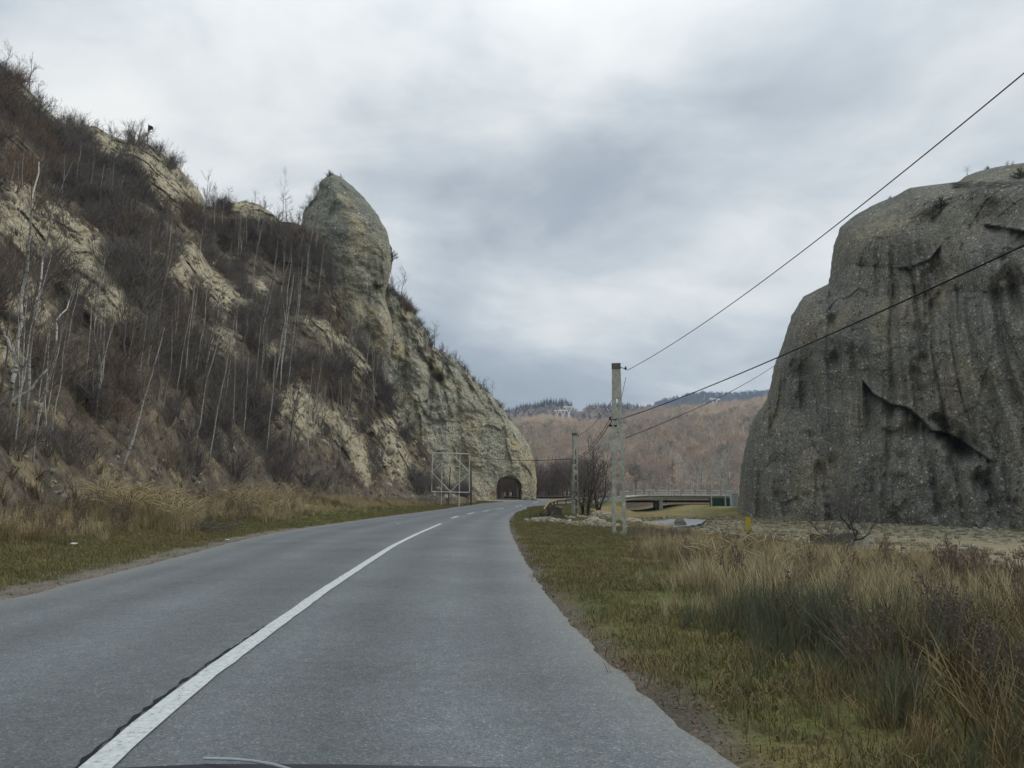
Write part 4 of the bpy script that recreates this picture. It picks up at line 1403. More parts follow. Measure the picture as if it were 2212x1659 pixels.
BIRCH = [  # base u, base v, top u, top v
    (77, 411, 92, 315), (115, 437, 153, 341), (238, 447, 248, 351), (252, 457, 263, 374), (278, 501, 285, 428), (300, 505, 320, 440), (307, 524, 322, 447), (330, 560, 350, 478), (378, 535, 392, 487),
    (444, 498, 446, 430), (461, 510, 462, 402), (460, 560, 466, 500), (529, 535, 533, 428), (541, 490, 545, 430), (553, 548, 572, 470), (565, 525, 572, 465), (583, 524, 590, 470), (604, 525, 607, 478), (665, 545, 678, 440), (675, 550, 686, 500),
    (628, 540, 640, 480), (600, 655, 625, 545), (590, 838, 630, 560), (603, 850, 640, 590), (559, 840, 566, 725), (576, 770, 584, 680), (573, 650, 580, 590), (551, 675, 552, 620), (481, 632, 480, 600), (510, 730, 514, 640),
    (522, 775, 530, 705), (479, 770, 488, 680), (536, 735, 538, 660), (628, 780, 640, 712), (636, 782, 648, 690), (665, 660, 672, 615), (675, 815, 690, 730), (690, 815, 706, 735), (826, 845, 832, 740), (832, 825, 842, 720),
    (734, 975, 738, 815), (664, 975, 672, 890), (726, 890, 732, 818), (690, 845, 694, 745), (588, 880, 596, 770), (616, 850, 630, 700), (605, 760, 622, 640), (640, 700, 655, 560), (655, 640, 668, 560), (618, 700, 632, 600),
    (205, 900, 245, 690), (180, 850, 192, 640), (213, 860, 232, 660), (196, 845, 210, 690), (258, 1020, 333, 700), (140, 760, 165, 600), (300, 640, 318, 560), (340, 620, 352, 540), (410, 690, 422, 600), (430, 560, 440, 490),
    (360, 600, 372, 520), (395, 470, 400, 420), (215, 430, 224, 350), (190, 420, 200, 330), (160, 400, 172, 310), (40, 470, 55, 330), (20, 450, 28, 340), (130, 430, 140, 330), (480, 500, 486, 430), (505, 520, 508, 455),
    (520, 560, 524, 470), (495, 590, 500, 520), (545, 600, 552, 520), (590, 600, 598, 510), (610, 590, 618, 510), (640, 580, 652, 500), (565, 790, 575, 700), (700, 900, 706, 820), (750, 900, 758, 820), (520, 860, 530, 770),
    (480, 880, 488, 800), (440, 860, 450, 780), (350, 880, 364, 790), (300, 900, 318, 800), (380, 800, 392, 720), (560, 930, 566, 850), (620, 960, 628, 880), (540, 700, 545, 620), (780, 870, 786, 790), (410, 980, 420, 890),
]
r_ = random.Random(3)


def zone(u, v):
    if u < 150:
        return 'birches on the steep upper slope' if v < 560 else 'birches below the bare marl band'
    if u < 430 and v < 620:
        return 'birches before the beige outcrop'
    if u < 350:
        return 'birches below the bare marl band'
    if v < 600:
        return 'birches by the saddle'
    if 550 <= u <= 660 and v < 900:
        return 'tall birches below the pinnacle'
    if u > 800:
        return 'birches at the foot of the pinnacle'
    return 'birches in the lower brown scrub'


ORD = 'first second third fourth fifth sixth seventh eighth ninth tenth eleventh twelfth thirteenth fourteenth fifteenth sixteenth seventeenth eighteenth nineteenth twentieth'.split()
ORD = ORD + ['twenty-' + q for q in ORD[:9]] + ['thirtieth'] + ['thirty-' + q for q in ORD[:9]] + ['fortieth'] + ['forty-' + q for q in ORD[:9]] + ['fiftieth'] + ['fifty-' + q for q in ORD[:9]] + ['sixtieth'] + ['sixty-' + q for q in ORD[:9]] + ['seventieth'] + ['seventy-' + q for q in ORD[:9]]
spec = []
for k, (bu, bv, tu, tv_) in enumerate(BIRCH):
    p = hill_pt(bu, bv)
    top = unproj(tu, tv_, p[1])
    H = float(np.linalg.norm(top - p))
    lean = math.atan2(top[0] - p[0], top[2] - p[2])
    spec.append((bu, bv, p, bir[k % 9], H * 1.04, lean, r_.uniform(0.7, 1.0) * min(1.3, 12 / H) if H < 12 else 0.85))
for k in range(72):       # more of the same further in the scrub
    for _ in range(30):
        bu, bv = r_.uniform(0, 900), r_.uniform(420, 1000)
        c_ = int(np.clip(np.searchsorted(uc, bu), 0, len(uc) - 1))
        if bv > np.interp(bu, TOP[:, 0], TOP[:, 1]) + 45 and bare[c_, int(np.argmin(np.abs(HV[c_] - bv)))] < 0.3 and not (bu < 300 and bv < 720):
            break
    spec.append((bu, bv, hill_pt(bu, bv), bir[r_.randrange(9)] if r_.random() < 0.7 else frt[r_.randrange(3)], r_.uniform(4, 6.5) if bu < 350 else r_.uniform(5, 10), r_.gauss(0.06, 0.06), r_.uniform(0.7, 1.0)))
spec.sort(key=lambda q: (zone(q[0], q[1]), q[0]))
cnt = {}
for bu, bv, p, ms, H, lean, wd in spec:
    z_ = zone(bu, bv)
    n_ = cnt.get(z_, 0); cnt[z_] = n_ + 1
    how = 'strongly leaning' if abs(lean) > 0.22 else 'slightly leaning' if abs(lean) > 0.1 else 'upright'
    plant('birch_tree', ms, p - np.array([0, 0, 0.3]), H, f'{how} birch, {ORD[n_]} from the left of the {z_}', 'tree', z_, lean, wide=wd)


# the large birch at the near end of the slope: traced stems
def traced(name, stems, D, label, cat, bark, twig, seed, nbr=10, blen=1.6, tw=0.012):
    r = random.Random(seed)
    base = Vector(unproj(stems[0][0][0][0], stems[0][0][0][1], D))
    o_ = thing(name, base, label, cat)
    tr, cr = [], []
    for pts_, r0, r1 in stems:
        P3 = []
        for q, (u, v) in enumerate(pts_):
            P3.append(Vector(unproj(u, v, D + 0.35 * math.sin(q * 1.7 + seed + r0 * 40) * min(q, 2))) - base)
        fine = []
        for a_, b2 in zip(P3[:-1], P3[1:]):
            for q in range(3):
                fine.append(a_.lerp(b2, q / 3) + rvec(r, 0.025))
        fine.append(P3[-1])
        tr += polyline_segs(fine, r0, r1)
        n_ = len(fine) - 1
        for _ in range(nbr):
            f = r.uniform(0.25, 1.0) * n_
            k = min(int(f), n_ - 1)
            q = fine[k].lerp(fine[k + 1], f - k)
            a = r.uniform(0, 6.28)
            grow(cr, r, q, (math.cos(a), math.sin(a), r.uniform(0.3, 1.1)), blen * r.uniform(.5, 1.2), max(0.012, r1 * 0.7), 2, (3, 4), .65, .6, 4, .12, .08, .4)
    link('trunk', tube_mesh('trunk', tr, M[bark], 8), o_)
    link('crown', tube_mesh('crown', cr, M[twig], 3), o_)
    return o_


traced('birch_tree', [([(2, 990), (14, 900), (28, 830), (40, 730), (52, 620), (62, 520), (72, 430), (84, 350)], 0.095, 0.02),
                      ([(35, 780), (18, 735), (-5, 705), (-40, 650), (-60, 560)], 0.065, 0.02),
                      ([(25, 865), (70, 840), (105, 790), (122, 735), (124, 690), (150, 650), (160, 600)], 0.05, 0.016)], 27.0,
       'big white birch with a forked trunk at the near end of the slope', 'tree', 'birch', 'twig_pale', 41, 18, 1.7)
traced('birch_tree', [([(55, 900), (63, 820), (66, 760), (75, 690), (88, 630), (93, 560), (110, 500), (118, 440)], 0.065, 0.018)], 29.0,
       'slim white birch close beside the big forked birch', 'tree', 'birch', 'twig_pale', 47, 10, 1.3)
traced('broken_tree', [([(150, 925), (165, 900), (190, 860), (200, 850)], 0.11, 0.05), ([(165, 900), (172, 880), (176, 862)], 0.03, 0.02), ([(165, 900), (195, 905), (215, 895), (228, 905)], 0.05, 0.02)], 36.0,
       'broken dark leaning trunk in the scrub above the dry grass', 'dead tree', 'bark_dark', 'twig_brown', 53, 5, 0.9)

# skyline shrubs and trees -------------------------------------------------
shr = [bush_mesh(400 + k, 2.6, 9, 2, mt, 0.03, 0.6, 0.7) for k, mt in enumerate(['twig_brown', 'twig_brown', 'twig_purple'])]
sky_tree = [tree_meshes(420 + k, 10.0, 'twig_brown', 'bark_dark', 0.13, 0.6, 3, 12, 0.25) for k in range(3)]
ever = conifer_mesh(440, 3.0, 'evergreen', 40)
bub = bush_mesh(441, 2.2, 14, 2, 'evergreen', 0.05, 0.9, 0.9, (4, 6))


def top_d(u):
    return float(np.interp(u, TOP[:, 0], TOP[:, 2]))


SKY = [(12, 150, 60, 't', 'bare bushy tree on the highest edge of the slope'), (38, 172, 55, 't', 'bare tree second from the top of the slope edge'), (62, 195, 75, 't', 'tallest fan-shaped bare tree on the upper slope edge'), (84, 222, 50, 't', 'bare spreading tree above the upper bare soil patch'),
       (108, 245, 34, 't', 'crooked little tree leaning out from the slope edge'), (140, 268, 34, 's', 'bare shrub where the slope edge meets the beige outcrop'), (182, 274, 28, 's', 'pale thin shrub on the first beige outcrop dome'), (212, 279, 22, 's', 'low shrub on the outcrop between dome and flag'), (240, 295, 26, 's', 'twiggy shrub in the notch of the outcrop'), (268, 304, 24, 't', 'tiny bare sapling standing alone before the flag'),
       (338, 325, 22, 's', 'low shrub just beyond the flag pole'), (360, 342, 22, 's', 'dark shrub on the falling edge below the flag'), (388, 366, 26, 't', 'thin sapling on the falling edge below the flag'), (408, 388, 16, 's', 'little dark shrub on the falling outcrop edge'), (428, 414, 18, 's', 'shrub at the lower end of the outcrop edge'),
       (462, 450, 44, 't', 'small leafless tree in the saddle next to the outcrop'), (496, 446, 42, 't', 'small fan-crowned tree on the saddle dome'), (551, 442, 34, 't', 'pale bare tree on the saddle dome top'), (576, 458, 30, 's', 'low shrub at the edge of the saddle dome'), (609, 482, 120, 'p', 'tall lone poplar-shaped tree rising from the saddle'), (622, 484, 60, 't', 'short bare tree at the foot of the tall lone tree'), (640, 486, 40, 's', 'dense shrub in the gap beside the pinnacle'), (655, 480, 30, 's', 'shrub touching the pinnacle flank')]
for u, v, hpx, kd, lab in SKY:
    D = top_d(u)
    p = unproj(u, v + 2, D + 0.8)
    H = hpx * D / FPX * 1.05
    if kd == 's':
        o_ = thing('bare_shrub', p, lab, 'shrub', 'shrubs along the skyline')
        k = H / 2.4
        o_.scale = (k, k, k)
        link('twigs', shr[int(u) % 3], o_)
    else:
        plant('bare_tree', sky_tree[int(u) % 3] if kd == 't' else bir[1], p, H, lab, 'tree', 'trees along the skyline', 0.0, u, wide=1.25 if kd == 't' and H < 5 else 1.0)
ROCKPL = [(RA, 712, 379, 18, 'b', 'dark evergreen bush on the very tip of the pinnacle'), (RA, 738, 386, 16, 's', 'small twiggy shrub just below the pinnacle tip'), (RA, 696, 396, 12, 's', 'tiny shrub on the stepped shoulder of the pinnacle'),
          (RA, 846, 562, 30, 'b', 'dark evergreen bush clinging to the overhanging pinnacle edge'), (RB, 866, 640, 62, 't', 'bare tree growing outward behind the pinnacle overhang'), (RB, 852, 634, 44, 's', 'shrub behind the pinnacle overhang'), (RB, 882, 655, 20, 's', 'pointed dark shrub on the ridge corner'),
          (RB, 937, 752, 58, 't', 'slender bare tree on the notch of the tunnel ridge'), (RB, 960, 764, 26, 's', 'shrub beside the notch of the tunnel ridge'), (RB, 986, 782, 24, 's', 'grey shrub midway down the tunnel ridge'), (RB, 1042, 838, 26, 's', 'bushy shrub lower down the tunnel ridge'), (RB, 1063, 854, 32, 't', 'thin bare sapling lowest on the tunnel ridge'),
          (RB, 952, 800, 46, 's', 'dark shrub hanging in the hollow of the tunnel ridge'), (RB, 930, 916, 22, 's', 'reddish shrub in the small cave of the tunnel ridge'), (RB, 1012, 990, 20, 's', 'small shrub on the rock face behind the sign frame'),
          (RX, 2092, 380, 26, 't', 'flat-topped crooked little tree on the dark rock summit'), (RX, 2136, 365, 12, 'b', 'tiny dark bush between the trees on the dark rock'), (RX, 2180, 357, 13, 's', 'first of two round bushes on the dark rock top'), (RX, 2192, 356, 13, 's', 'second of two round bushes on the dark rock top'), (RX, 1925, 428, 9, 'b', 'little tuft on the sloping edge of the dark rock'),
          (RX, 1975, 575, 70, 's', 'wide purple bush in the hollow of the dark rock'), (RX, 1945, 578, 50, 's', 'low bush at the ledge of the dark rock'), (RX, 2206, 385, 34, 'b', 'dark bush in the top cleft of the dark rock'), (RX, 2036, 450, 34, 'b', 'dark bush wedged in the cleft near the summit')]
for RK, u, v, hpx, kd, lab in ROCKPL:
    p = RK.pt(u, v)
    D = p[1]
    H = hpx * D / FPX
    if kd == 't':
        plant('bare_tree', sky_tree[(int(u) + 1) % 3], p - np.array([0, -0.3, 0.2]), H, lab, 'tree', 'trees on the rocks', 0.15 if u == 866 else 0.0, u, wide=1.7 if u == 2092 else 1.15)
    else:
        o_ = thing('bare_shrub' if kd == 's' else 'evergreen_shrub', p - np.array([0, -0.2, 0.1]), lab, 'shrub', 'shrubs on the rocks')
        k = H / 2.4
        o_.scale = (k, k, k)
        link('twigs', shr[int(u) % 3] if kd == 's' else bub, o_)

rp_ = []
for RK, ua, ub, dp_, n_ in [(RB, 850, 932, 34, 150), (RB, 940, 1100, 8, 60), (RA, 652, 700, 10, 30), (RB, 800, 850, 60, 60)]:
    for _ in range(n_):
        u = r_.uniform(ua, ub)
        vt_ = float(np.interp(u, np.array(BR)[:, 0], np.array(BR)[:, 1])) if RK is RB else float(np.interp(u, [652, 655, 680, 690, 700], [520, 458, 426, 405, 386]))
        q = RK.pt(u, vt_ + abs(r_.gauss(0, 1)) * dp_ * .6 + 2)
        rp_.append(q + np.array([0, .2, -.1]))
scatter('ridge_scrub', rp_, bushes + wisp, .3, .75, .3)

# flag ---------------------------------------------------------------
p = unproj(318, 310, top_d(318) + 0.3)
fl = thing('flag', p, 'small dark flag on a thin pole on the outcrop skyline', 'flag')
link('pole', tube_mesh('pole', [((0, 0, -0.3), (0, 0, 2.9), 0.07, 0.05)], M['dark_steel'], 6), fl)
V = [(0.04 + 0.62 * i / 6, 0.08 * math.sin(i * 1.3), 2.85 - 0.28 * i / 6 - j * (0.95 - 0.5 * i / 6)) for j in range(2) for i in range(7)]
fo = link('cloth', fast_mesh('cloth', V, [(i, i + 1, i + 8, i + 7) for i in range(6)], M['flag']), fl)

# ------------------------------------------------------------------ hill woods
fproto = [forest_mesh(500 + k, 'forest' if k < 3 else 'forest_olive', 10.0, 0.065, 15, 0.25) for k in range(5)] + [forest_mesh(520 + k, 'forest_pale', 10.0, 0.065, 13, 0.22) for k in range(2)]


def hill_scatter(name, Pm, un, n_, u0, u1, smin, smax, palef, seed, tpow=1.0, protos=None):
    r = np.random.default_rng(seed)
    u = r.uniform(u0, u1, n_); t_ = r.uniform(0, 1, n_) ** tpow
    c_ = np.clip((u - un[0]) / (un[1] - un[0]), 0, len(un) - 1.001); rr_ = t_ * (Pm.shape[1] - 1.001)
    c0, r0 = c_.astype(int), rr_.astype(int)
    fu, fr_ = (c_ - c0)[:, None], (rr_ - r0)[:, None]
    P_ = (Pm[c0, r0] * (1 - fu) + Pm[c0 + 1, r0] * fu) * (1 - fr_) + (Pm[c0, r0 + 1] * (1 - fu) + Pm[c0 + 1, r0 + 1] * fu) * fr_
    hu, hv = proj(P_)
    pk_ = palef(hu, hv, r)
    keep_ = pk_ >= 0
    return scatter(name, P_[keep_], protos or fproto, smin, smax, 0.04, None, pk_[keep_])


def pick1(hu, hv, r):
    pale = np.zeros(len(hu))
    pale = np.maximum(pale, soft_poly(hu, hv, [(1100, 922), (1150, 908), (1205, 905), (1262, 915), (1290, 935), (1230, 945), (1150, 940), (1105, 945)], 16))  # sunlit patch on the hilltop, painted as paler crowns
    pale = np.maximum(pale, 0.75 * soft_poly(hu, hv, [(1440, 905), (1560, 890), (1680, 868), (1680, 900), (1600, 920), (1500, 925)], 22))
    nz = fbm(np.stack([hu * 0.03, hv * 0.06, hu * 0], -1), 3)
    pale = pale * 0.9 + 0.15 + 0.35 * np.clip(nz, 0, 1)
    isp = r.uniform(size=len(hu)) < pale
    dk = np.clip(0.25 - 1.6 * fbm(np.stack([hu * 0.022, hv * 0.05, hu * 0 + 40], -1), 3), 0.05, 0.9)
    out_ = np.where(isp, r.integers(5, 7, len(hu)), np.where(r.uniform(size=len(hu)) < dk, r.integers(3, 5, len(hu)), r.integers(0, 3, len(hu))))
    # a few clearings and tracks
    clear = (np.exp(-(seg_dist(hu, hv, [(1360, 1010), (1400, 1003), (1440, 994), (1470, 985)]) / 3.0) ** 2) > 0.4)
    return np.where(clear, -1, out_)


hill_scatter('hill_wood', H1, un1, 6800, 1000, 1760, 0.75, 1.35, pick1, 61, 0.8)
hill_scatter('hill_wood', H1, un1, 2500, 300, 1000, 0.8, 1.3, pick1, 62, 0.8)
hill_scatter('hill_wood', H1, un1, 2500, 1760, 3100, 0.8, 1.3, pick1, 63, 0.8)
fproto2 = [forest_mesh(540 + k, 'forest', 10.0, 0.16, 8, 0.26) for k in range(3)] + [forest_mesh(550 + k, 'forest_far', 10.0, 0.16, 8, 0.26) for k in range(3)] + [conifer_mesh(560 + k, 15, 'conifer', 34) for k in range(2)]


def pick2(hu, hv, r):
    con = soft_poly(hu, hv, [(1080, 905), (1130, 880), (1180, 868), (1245, 868), (1248, 884), (1200, 884), (1150, 890), (1100, 902)], 8)
    con = np.maximum(con, soft_poly(hu, hv, [(1265, 878), (1400, 874), (1400, 892), (1265, 892)], 8) * 0.5)
    x = r.uniform(size=len(hu))
    return np.where(x < con, r.integers(6, 8, len(hu)), np.where(r.uniform(size=len(hu)) < 0.55, r.integers(0, 3, len(hu)), r.integers(3, 6, len(hu))))


hill_scatter('ridge_wood', H2, un2, 5000, 1040, 1760, 0.9, 1.6, pick2, 64, 0.7, fproto2)
# a close row of conifers right on the crest
r = np.random.default_rng(66)
cu = np.concatenate([r.uniform(1100, 1243, 130), r.uniform(1262, 1420, 60)])
cidx = np.clip(((cu - un2[0]) / 10).astype(int), 0, len(un2) - 1)
cp = H2[cidx, -1] + np.stack([r.normal(0, 4, len(cu)), r.normal(0, 10, len(cu)), -4 + 0 * cu], -1)
scatter('conifer_wood', cp, fproto2[6:8], 0.7, 1.5)
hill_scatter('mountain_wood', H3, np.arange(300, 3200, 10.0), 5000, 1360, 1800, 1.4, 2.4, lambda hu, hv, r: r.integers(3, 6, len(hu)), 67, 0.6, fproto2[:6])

# wooded strip at the foot of the hill, behind the road bend
strip_p = []
r = np.random.default_rng(71)
for k in range(300):
    x, y = r.uniform(-12, 20), r.uniform(182, 222)
    strip_p.append((x, y, gz1(x, y) - 0.1))
fproto3 = [forest_mesh(580 + k, 'forest_low', 10.0, 0.045, 16, 0.24) for k in range(4)]
scatter('roadside_wood', strip_p, fproto3, 0.45, 1.05)
strip_p = []
for k in range(200):
    x, y = r.uniform(18, 90), r.uniform(205, 235)
    strip_p.append((x, y, gz1(x, y) - 0.1))
scatter('roadside_wood', strip_p, fproto[:5], 0.25, 0.5)

# pale trees beyond the bridge and on the hill: things
M['twig_white'] = rand_mat('whitish_twigs', [S(196, 192, 182), S(178, 174, 166), S(206, 202, 190)])
pal = [tree_meshes(600 + k, 10.0, 'twig_white', 'birch', 0.15, 0.55, 3, 13, 0.3) for k in range(4)]
FT_ORD = {}
FARTREES = [(1470, 1078, 1000, 190), (1480, 1076, 1010, 196), (1500, 1078, 1005, 188), (1527, 1078, 1010, 185), (1540, 1078, 1002, 192), (1560, 1075, 995, 186), (1580, 1078, 990, 178), (1572, 1078, 1000, 190), (1404, 1072, 1018, 205), (1350, 1070, 1020, 205), (1448, 1076, 1030, 200), (1513, 1078, 1022, 190), (1190, 1072, 990, 200), (1175, 1074, 1000, 196), (1212, 1074, 985, 204), (1226, 1072, 1000, 200)]
for k, (u, v, vt, D) in enumerate(FARTREES):
    p = unproj(u, v + 6, D)
    p[2] = min(p[2], gz1(p[0], p[1]) + 0.2)
    H = (v - vt) * D / FPX * 1.05 + 1.0
    lab = {6: 'big spreading whitish tree next to the dark rock beyond the bridge'}.get(k, 'pale bare poplar standing behind the bridge railing' if u > 1300 else 'grey bare tree in the wood behind the tunnel rock end')
    if k != 6:
        same = sorted(q[0] for q_, q in enumerate(FARTREES) if (q[0] > 1300) == (u > 1300) and q_ != 6)
        lab = f'pale bare poplar, {ORD[same.index(u)]} from the left behind the bridge railing' if u > 1300 else f'grey bare tree, {ORD[same.index(u)]} from the left in the wood behind the tunnel rock'
    plant('bare_tree', pal[k % 4], p, H, lab, 'tree', 'pale trees beyond the bridge' if u > 1300 else 'trees behind the tunnel rock', 0.0, k * 1.3, wide=1.5 if k == 6 else 1.0)
hb = []
for k, u in enumerate(sorted(r_.uniform(1160, 1650) for _ in range(40))):
    v = r_.uniform(930, 1050)
    c_ = int(np.clip((u - un1[0]) / 8, 0, len(un1) - 1))
    _, vv = proj(H1[c_])
    q = int(np.argmin(np.abs(vv - v)))
    plant('bare_tree', pal[k % 4], H1[c_, q], r_.uniform(10, 14), f'thin whitish tree, {ORD[k]} from the left among white trunks on the wooded hill', 'tree', 'white trunks on the wooded hill', 0.0, k, wide=0.75)

# ------------------------------------------------------------------ concrete poles
HOLES = [(0.197, 0.27, 0.10), (0.312, 0.367, 0.12), (0.392, 0.444, 0.16), (0.495, 0.562, 0.185), (0.578, 0.654, 0.185), (0.68, 0.757, 0.19), (0.781, 0.862, 0.20), (0.881, 0.959, 0.205)]


def pole_mesh(H, wt, wb, tk_t, tk_b, seed):
    """tapered slab pole with rounded ladder openings; hole: (top, bottom, half width as part of the pole's full width)"""
    r = random.Random(seed)
    W = lambda z: 0.5 * (wb + (wt - wb) * z / H)
    T = lambda z: 0.5 * (tk_b + (tk_t - tk_b) * z / H)
    bm = bmesh.new()

    def V2(x, z):
        return [bm.verts.new((x, -T(z), z)), bm.verts.new((x, T(z), z))]
    cache = {}

    def vv(x, z):
        k = (round(x, 5), round(z, 5))
        if k not in cache:
            cache[k] = V2(x, z)
        return cache[k]

    def quad(pts, both=True):
        f, b2 = [vv(*p_)[0] for p_ in pts], [vv(*p_)[1] for p_ in pts]
        try:
            bm.faces.new(f); bm.faces.new(b2[::-1])
        except ValueError:
            pass

    def wall(a_, b2, flip=False):
        A_, B_ = vv(*a_), vv(*b2)
        q = [A_[0], A_[1], B_[1], B_[0]]
        bm.faces.new(q[::-1] if flip else q)
    zs = [0.0]
    hs = []
    for (ft, fb, hw) in HOLES[::-1]:
        z0, z1 = H * (1 - fb), H * (1 - ft)
        hs.append((z0, z1, hw * 2.3 * W((z0 + z1) / 2)))
    cur = 0.0
    for z0, z1, hw in hs:
        pad = 0.06 * H / 8
        za, zb = z0 - pad, z1 + pad
        if za > cur + 1e-4:
            quad([(-W(cur), cur), (W(cur), cur), (W(za), za), (-W(za), za)])
            wall((W(cur), cur), (W(za), za)); wall((-W(za), za), (-W(cur), cur))
        c_ = min(hw * 0.8, (z1 - z0) * 0.3)
        cc = [c_ * r.uniform(0.7, 1.15) for _ in range(4)]
        off = r.uniform(-0.012, 0.012)
        oct_ = [(-hw + cc[0], z0), (hw - cc[1], z0), (hw, z0 + cc[1]), (hw * r.uniform(.92, 1.04), (z0 + z1) / 2), (hw, z1 - cc[2]), (hw - cc[2], z1), (-hw + cc[3], z1), (-hw, z1 - cc[3]), (-hw * r.uniform(.92, 1.04), (z0 + z1) / 2), (-hw, z0 + cc[0])]
        oct_ = [(x + off, z) for x, z in oct_]
        outer = [(-W(za), za), (W(za), za)] + [(W(z), z) for z in (oct_[2][1], oct_[3][1], oct_[4][1])] + [(W(zb), zb), (-W(zb), zb)] + [(-W(z), z) for z in (oct_[7][1], oct_[8][1], oct_[9][1])]
        n_ = len(oct_)
        for k in range(n_):
            k2 = (k + 1) % n_
            quad([outer[k], outer[k2], oct_[k2], oct_[k]])
            wall(oct_[k], oct_[k2], True)
        for k in (1, 2, 3, 4):
            wall(outer[k], outer[k + 1])
        for k in (6, 7, 8):
            wall(outer[k], outer[k + 1])
        wall(outer[9], outer[0])
        cur = zb
    quad([(-W(cur), cur), (W(cur), cur), (W(H), H), (-W(H), H)])
    wall((W(cur), cur), (W(H), H)); wall((-W(H), H), (-W(cur), cur)); wall((W(H), H), (-W(H), H)); wall((-W(0), 0), (W(0), 0))
    bmesh.ops.recalc_face_normals(bm, faces=bm.faces[:])
    me = bpy.data.meshes.new('shaft'); bm.to_mesh(me); bm.free()
    me.materials.append(M['concrete'])
    return me


def insulator(parent, p, d):
    segs = [(Vector(p), Vector(p) + Vector((0, 0, .05)), .03, .055), (Vector(p) + Vector((0, 0, .05)), Vector(p) + Vector((0, 0, .09)), .055, .05), (Vector(p) + Vector((0, 0, .09)), Vector(p) + Vector((0, 0, .14)), .03, .03)]
    return link('insulator', tube_mesh('insulator', segs, M['porcelain'], 8), parent)


def pole(u, v, D, H, wt, wb, label, rz, seed):
    p = unproj(u, v, D)
    p[2] = gz1(p[0], p[1]) - 0.25
    o_ = thing('utility_pole', p, label, 'pole', 'concrete utility poles beside the road', rz)
    link('shaft', pole_mesh(H + 0.25, wt, wb, 0.24, 0.36, seed), o_)
    link('pole_cap', boxes_mesh('pole_cap', [((0, 0, H + 0.25 - 0.10), (wt / 2 + 0.012, 0.135, 0.13), (0, 0, 0))], M['concrete_dark'], 0.01), o_)
    link('bracket', bar_mesh('bracket', [((wt / 2 - .05, 0, H + .12), (wt / 2 + .22, 0, H + .05), .012), ((-wt / 2 - .10, -.05, H * .70), (-wt / 2 + .15, -.18, H * .70), .02), ((-wt / 2 - .10, -.05, H * .665), (-wt / 2 + .15, -.18, H * .665), .025), ((-wt / 2 - .02, -.1, H * .76), (-wt / 2 + .05, -.1, H * .70), .018)], M['dark_steel']), o_)
    insulator(o_, (wt / 2 + .22, 0, H + .0), 1)
    insulator(o_, (-wt / 2 - .12, -.05, H * .70), 1)
    insulator(o_, (-wt / 2 - .12, -.05, H * .66), 1)
    return o_, p


P1, p1 = pole(1338, 1150, 32.0, 7.05, 0.35, 0.60, 'tall concrete pole with ladder openings in the grass by the gravel heap', -0.10, 1)
P2, p2 = pole(1243, 1110, 66.0, 6.95, 0.34, 0.58, 'smaller looking concrete pole beside the dark thicket near the guardrail', 0.45, 2)
p = unproj(1018, 1080, 110.0)
zt = p[2]
wpole = thing('utility_pole', (p[0], p[1], gz1(p[0], p[1]) - 0.3), 'thin dark wooden pole close to the white sign frame', 'pole')
link('shaft', tube_mesh('shaft', [((0, 0, 0), (-.12, 0, 6.6), .16, .12)], M['wood'], 8), wpole)
link('crossarm', bar_mesh('crossarm', [((-.6, 0, 6.3), (.4, 0, 6.3), .05)], M['wood']), wpole)


# wires ---------------------------------------------------------------
def wire(pts3, rds, label, sag, n_=40):
    a_, b2 = Vector(pts3[0]), Vector(pts3[1])
    P_ = []
    for k in range(n_ + 1):
        f = k / n_
        q = a_.lerp(b2, f)
        q.z -= sag * 4 * f * (1 - f)
        P_.append(q)
    o_ = link('overhead_wire', tube_mesh('overhead_wire', polyline_segs(P_, rds, rds), M['black'], 6))
    tag(o_, label, 'wire', 'overhead wires')
    return o_


def far_end(u, v, Y, a_, f, sag):
    """a point f times as far along the line from a_ through the place seen at (u, v)"""
    q = Vector(unproj(u, v, Y)) + Vector((0, 0, sag * 4 * (1 / f) * (1 - 1 / f)))
    return Vector(a_) + (q - Vector(a_)) * f


tA = Vector(unproj(1355, 800, 31.9)); tB = Vector(unproj(1341, 905, 31.8))
eA = far_end(2212, 158, 10.5, tA, 1.75, 1.0)
eB = far_end(2212, 530, 10.0, tB, 1.7, 0.45)
wire((tA, eA), 0.011, 'thin wire rising steeply from the pole top towards the viewer', 1.0, 60)
wire((tB, eB), 0.014, 'thick black cable from the middle of the near pole crossing the dark rock', 0.45, 60)
for k, (ua, va, ub, vb, rd_, lab) in enumerate([(1325, 860, 1250, 938, 0.012, 'thin wire between the pole tops, highest of the bundle'), (1324, 895, 1250, 985, 0.014, 'wire sagging to the far pole, second of the bundle'), (1324, 905, 1249, 990, 0.018, 'thickest cable of the bundle running to the far pole'), (1352, 815, 1338, 880, 0.010, 'short drop wire down the side of the near pole')]):
    Db = 66.0 if k < 3 else 32.0
    wire((unproj(ua, va, 31.8), unproj(ub, vb, Db)), rd_, lab, 0.35 if k < 3 else 0.0)
wire((unproj(1249, 990, 66.0), unproj(1016, 984, 110.0)), 0.03, 'wire crossing in front of the tunnel rock to the wooden pole', 0.4)
wire((unproj(1352, 946, 66), unproj(1700, 770, 150)), 0.04, 'faint wire passing behind the dark rock over the valley', 0.9)

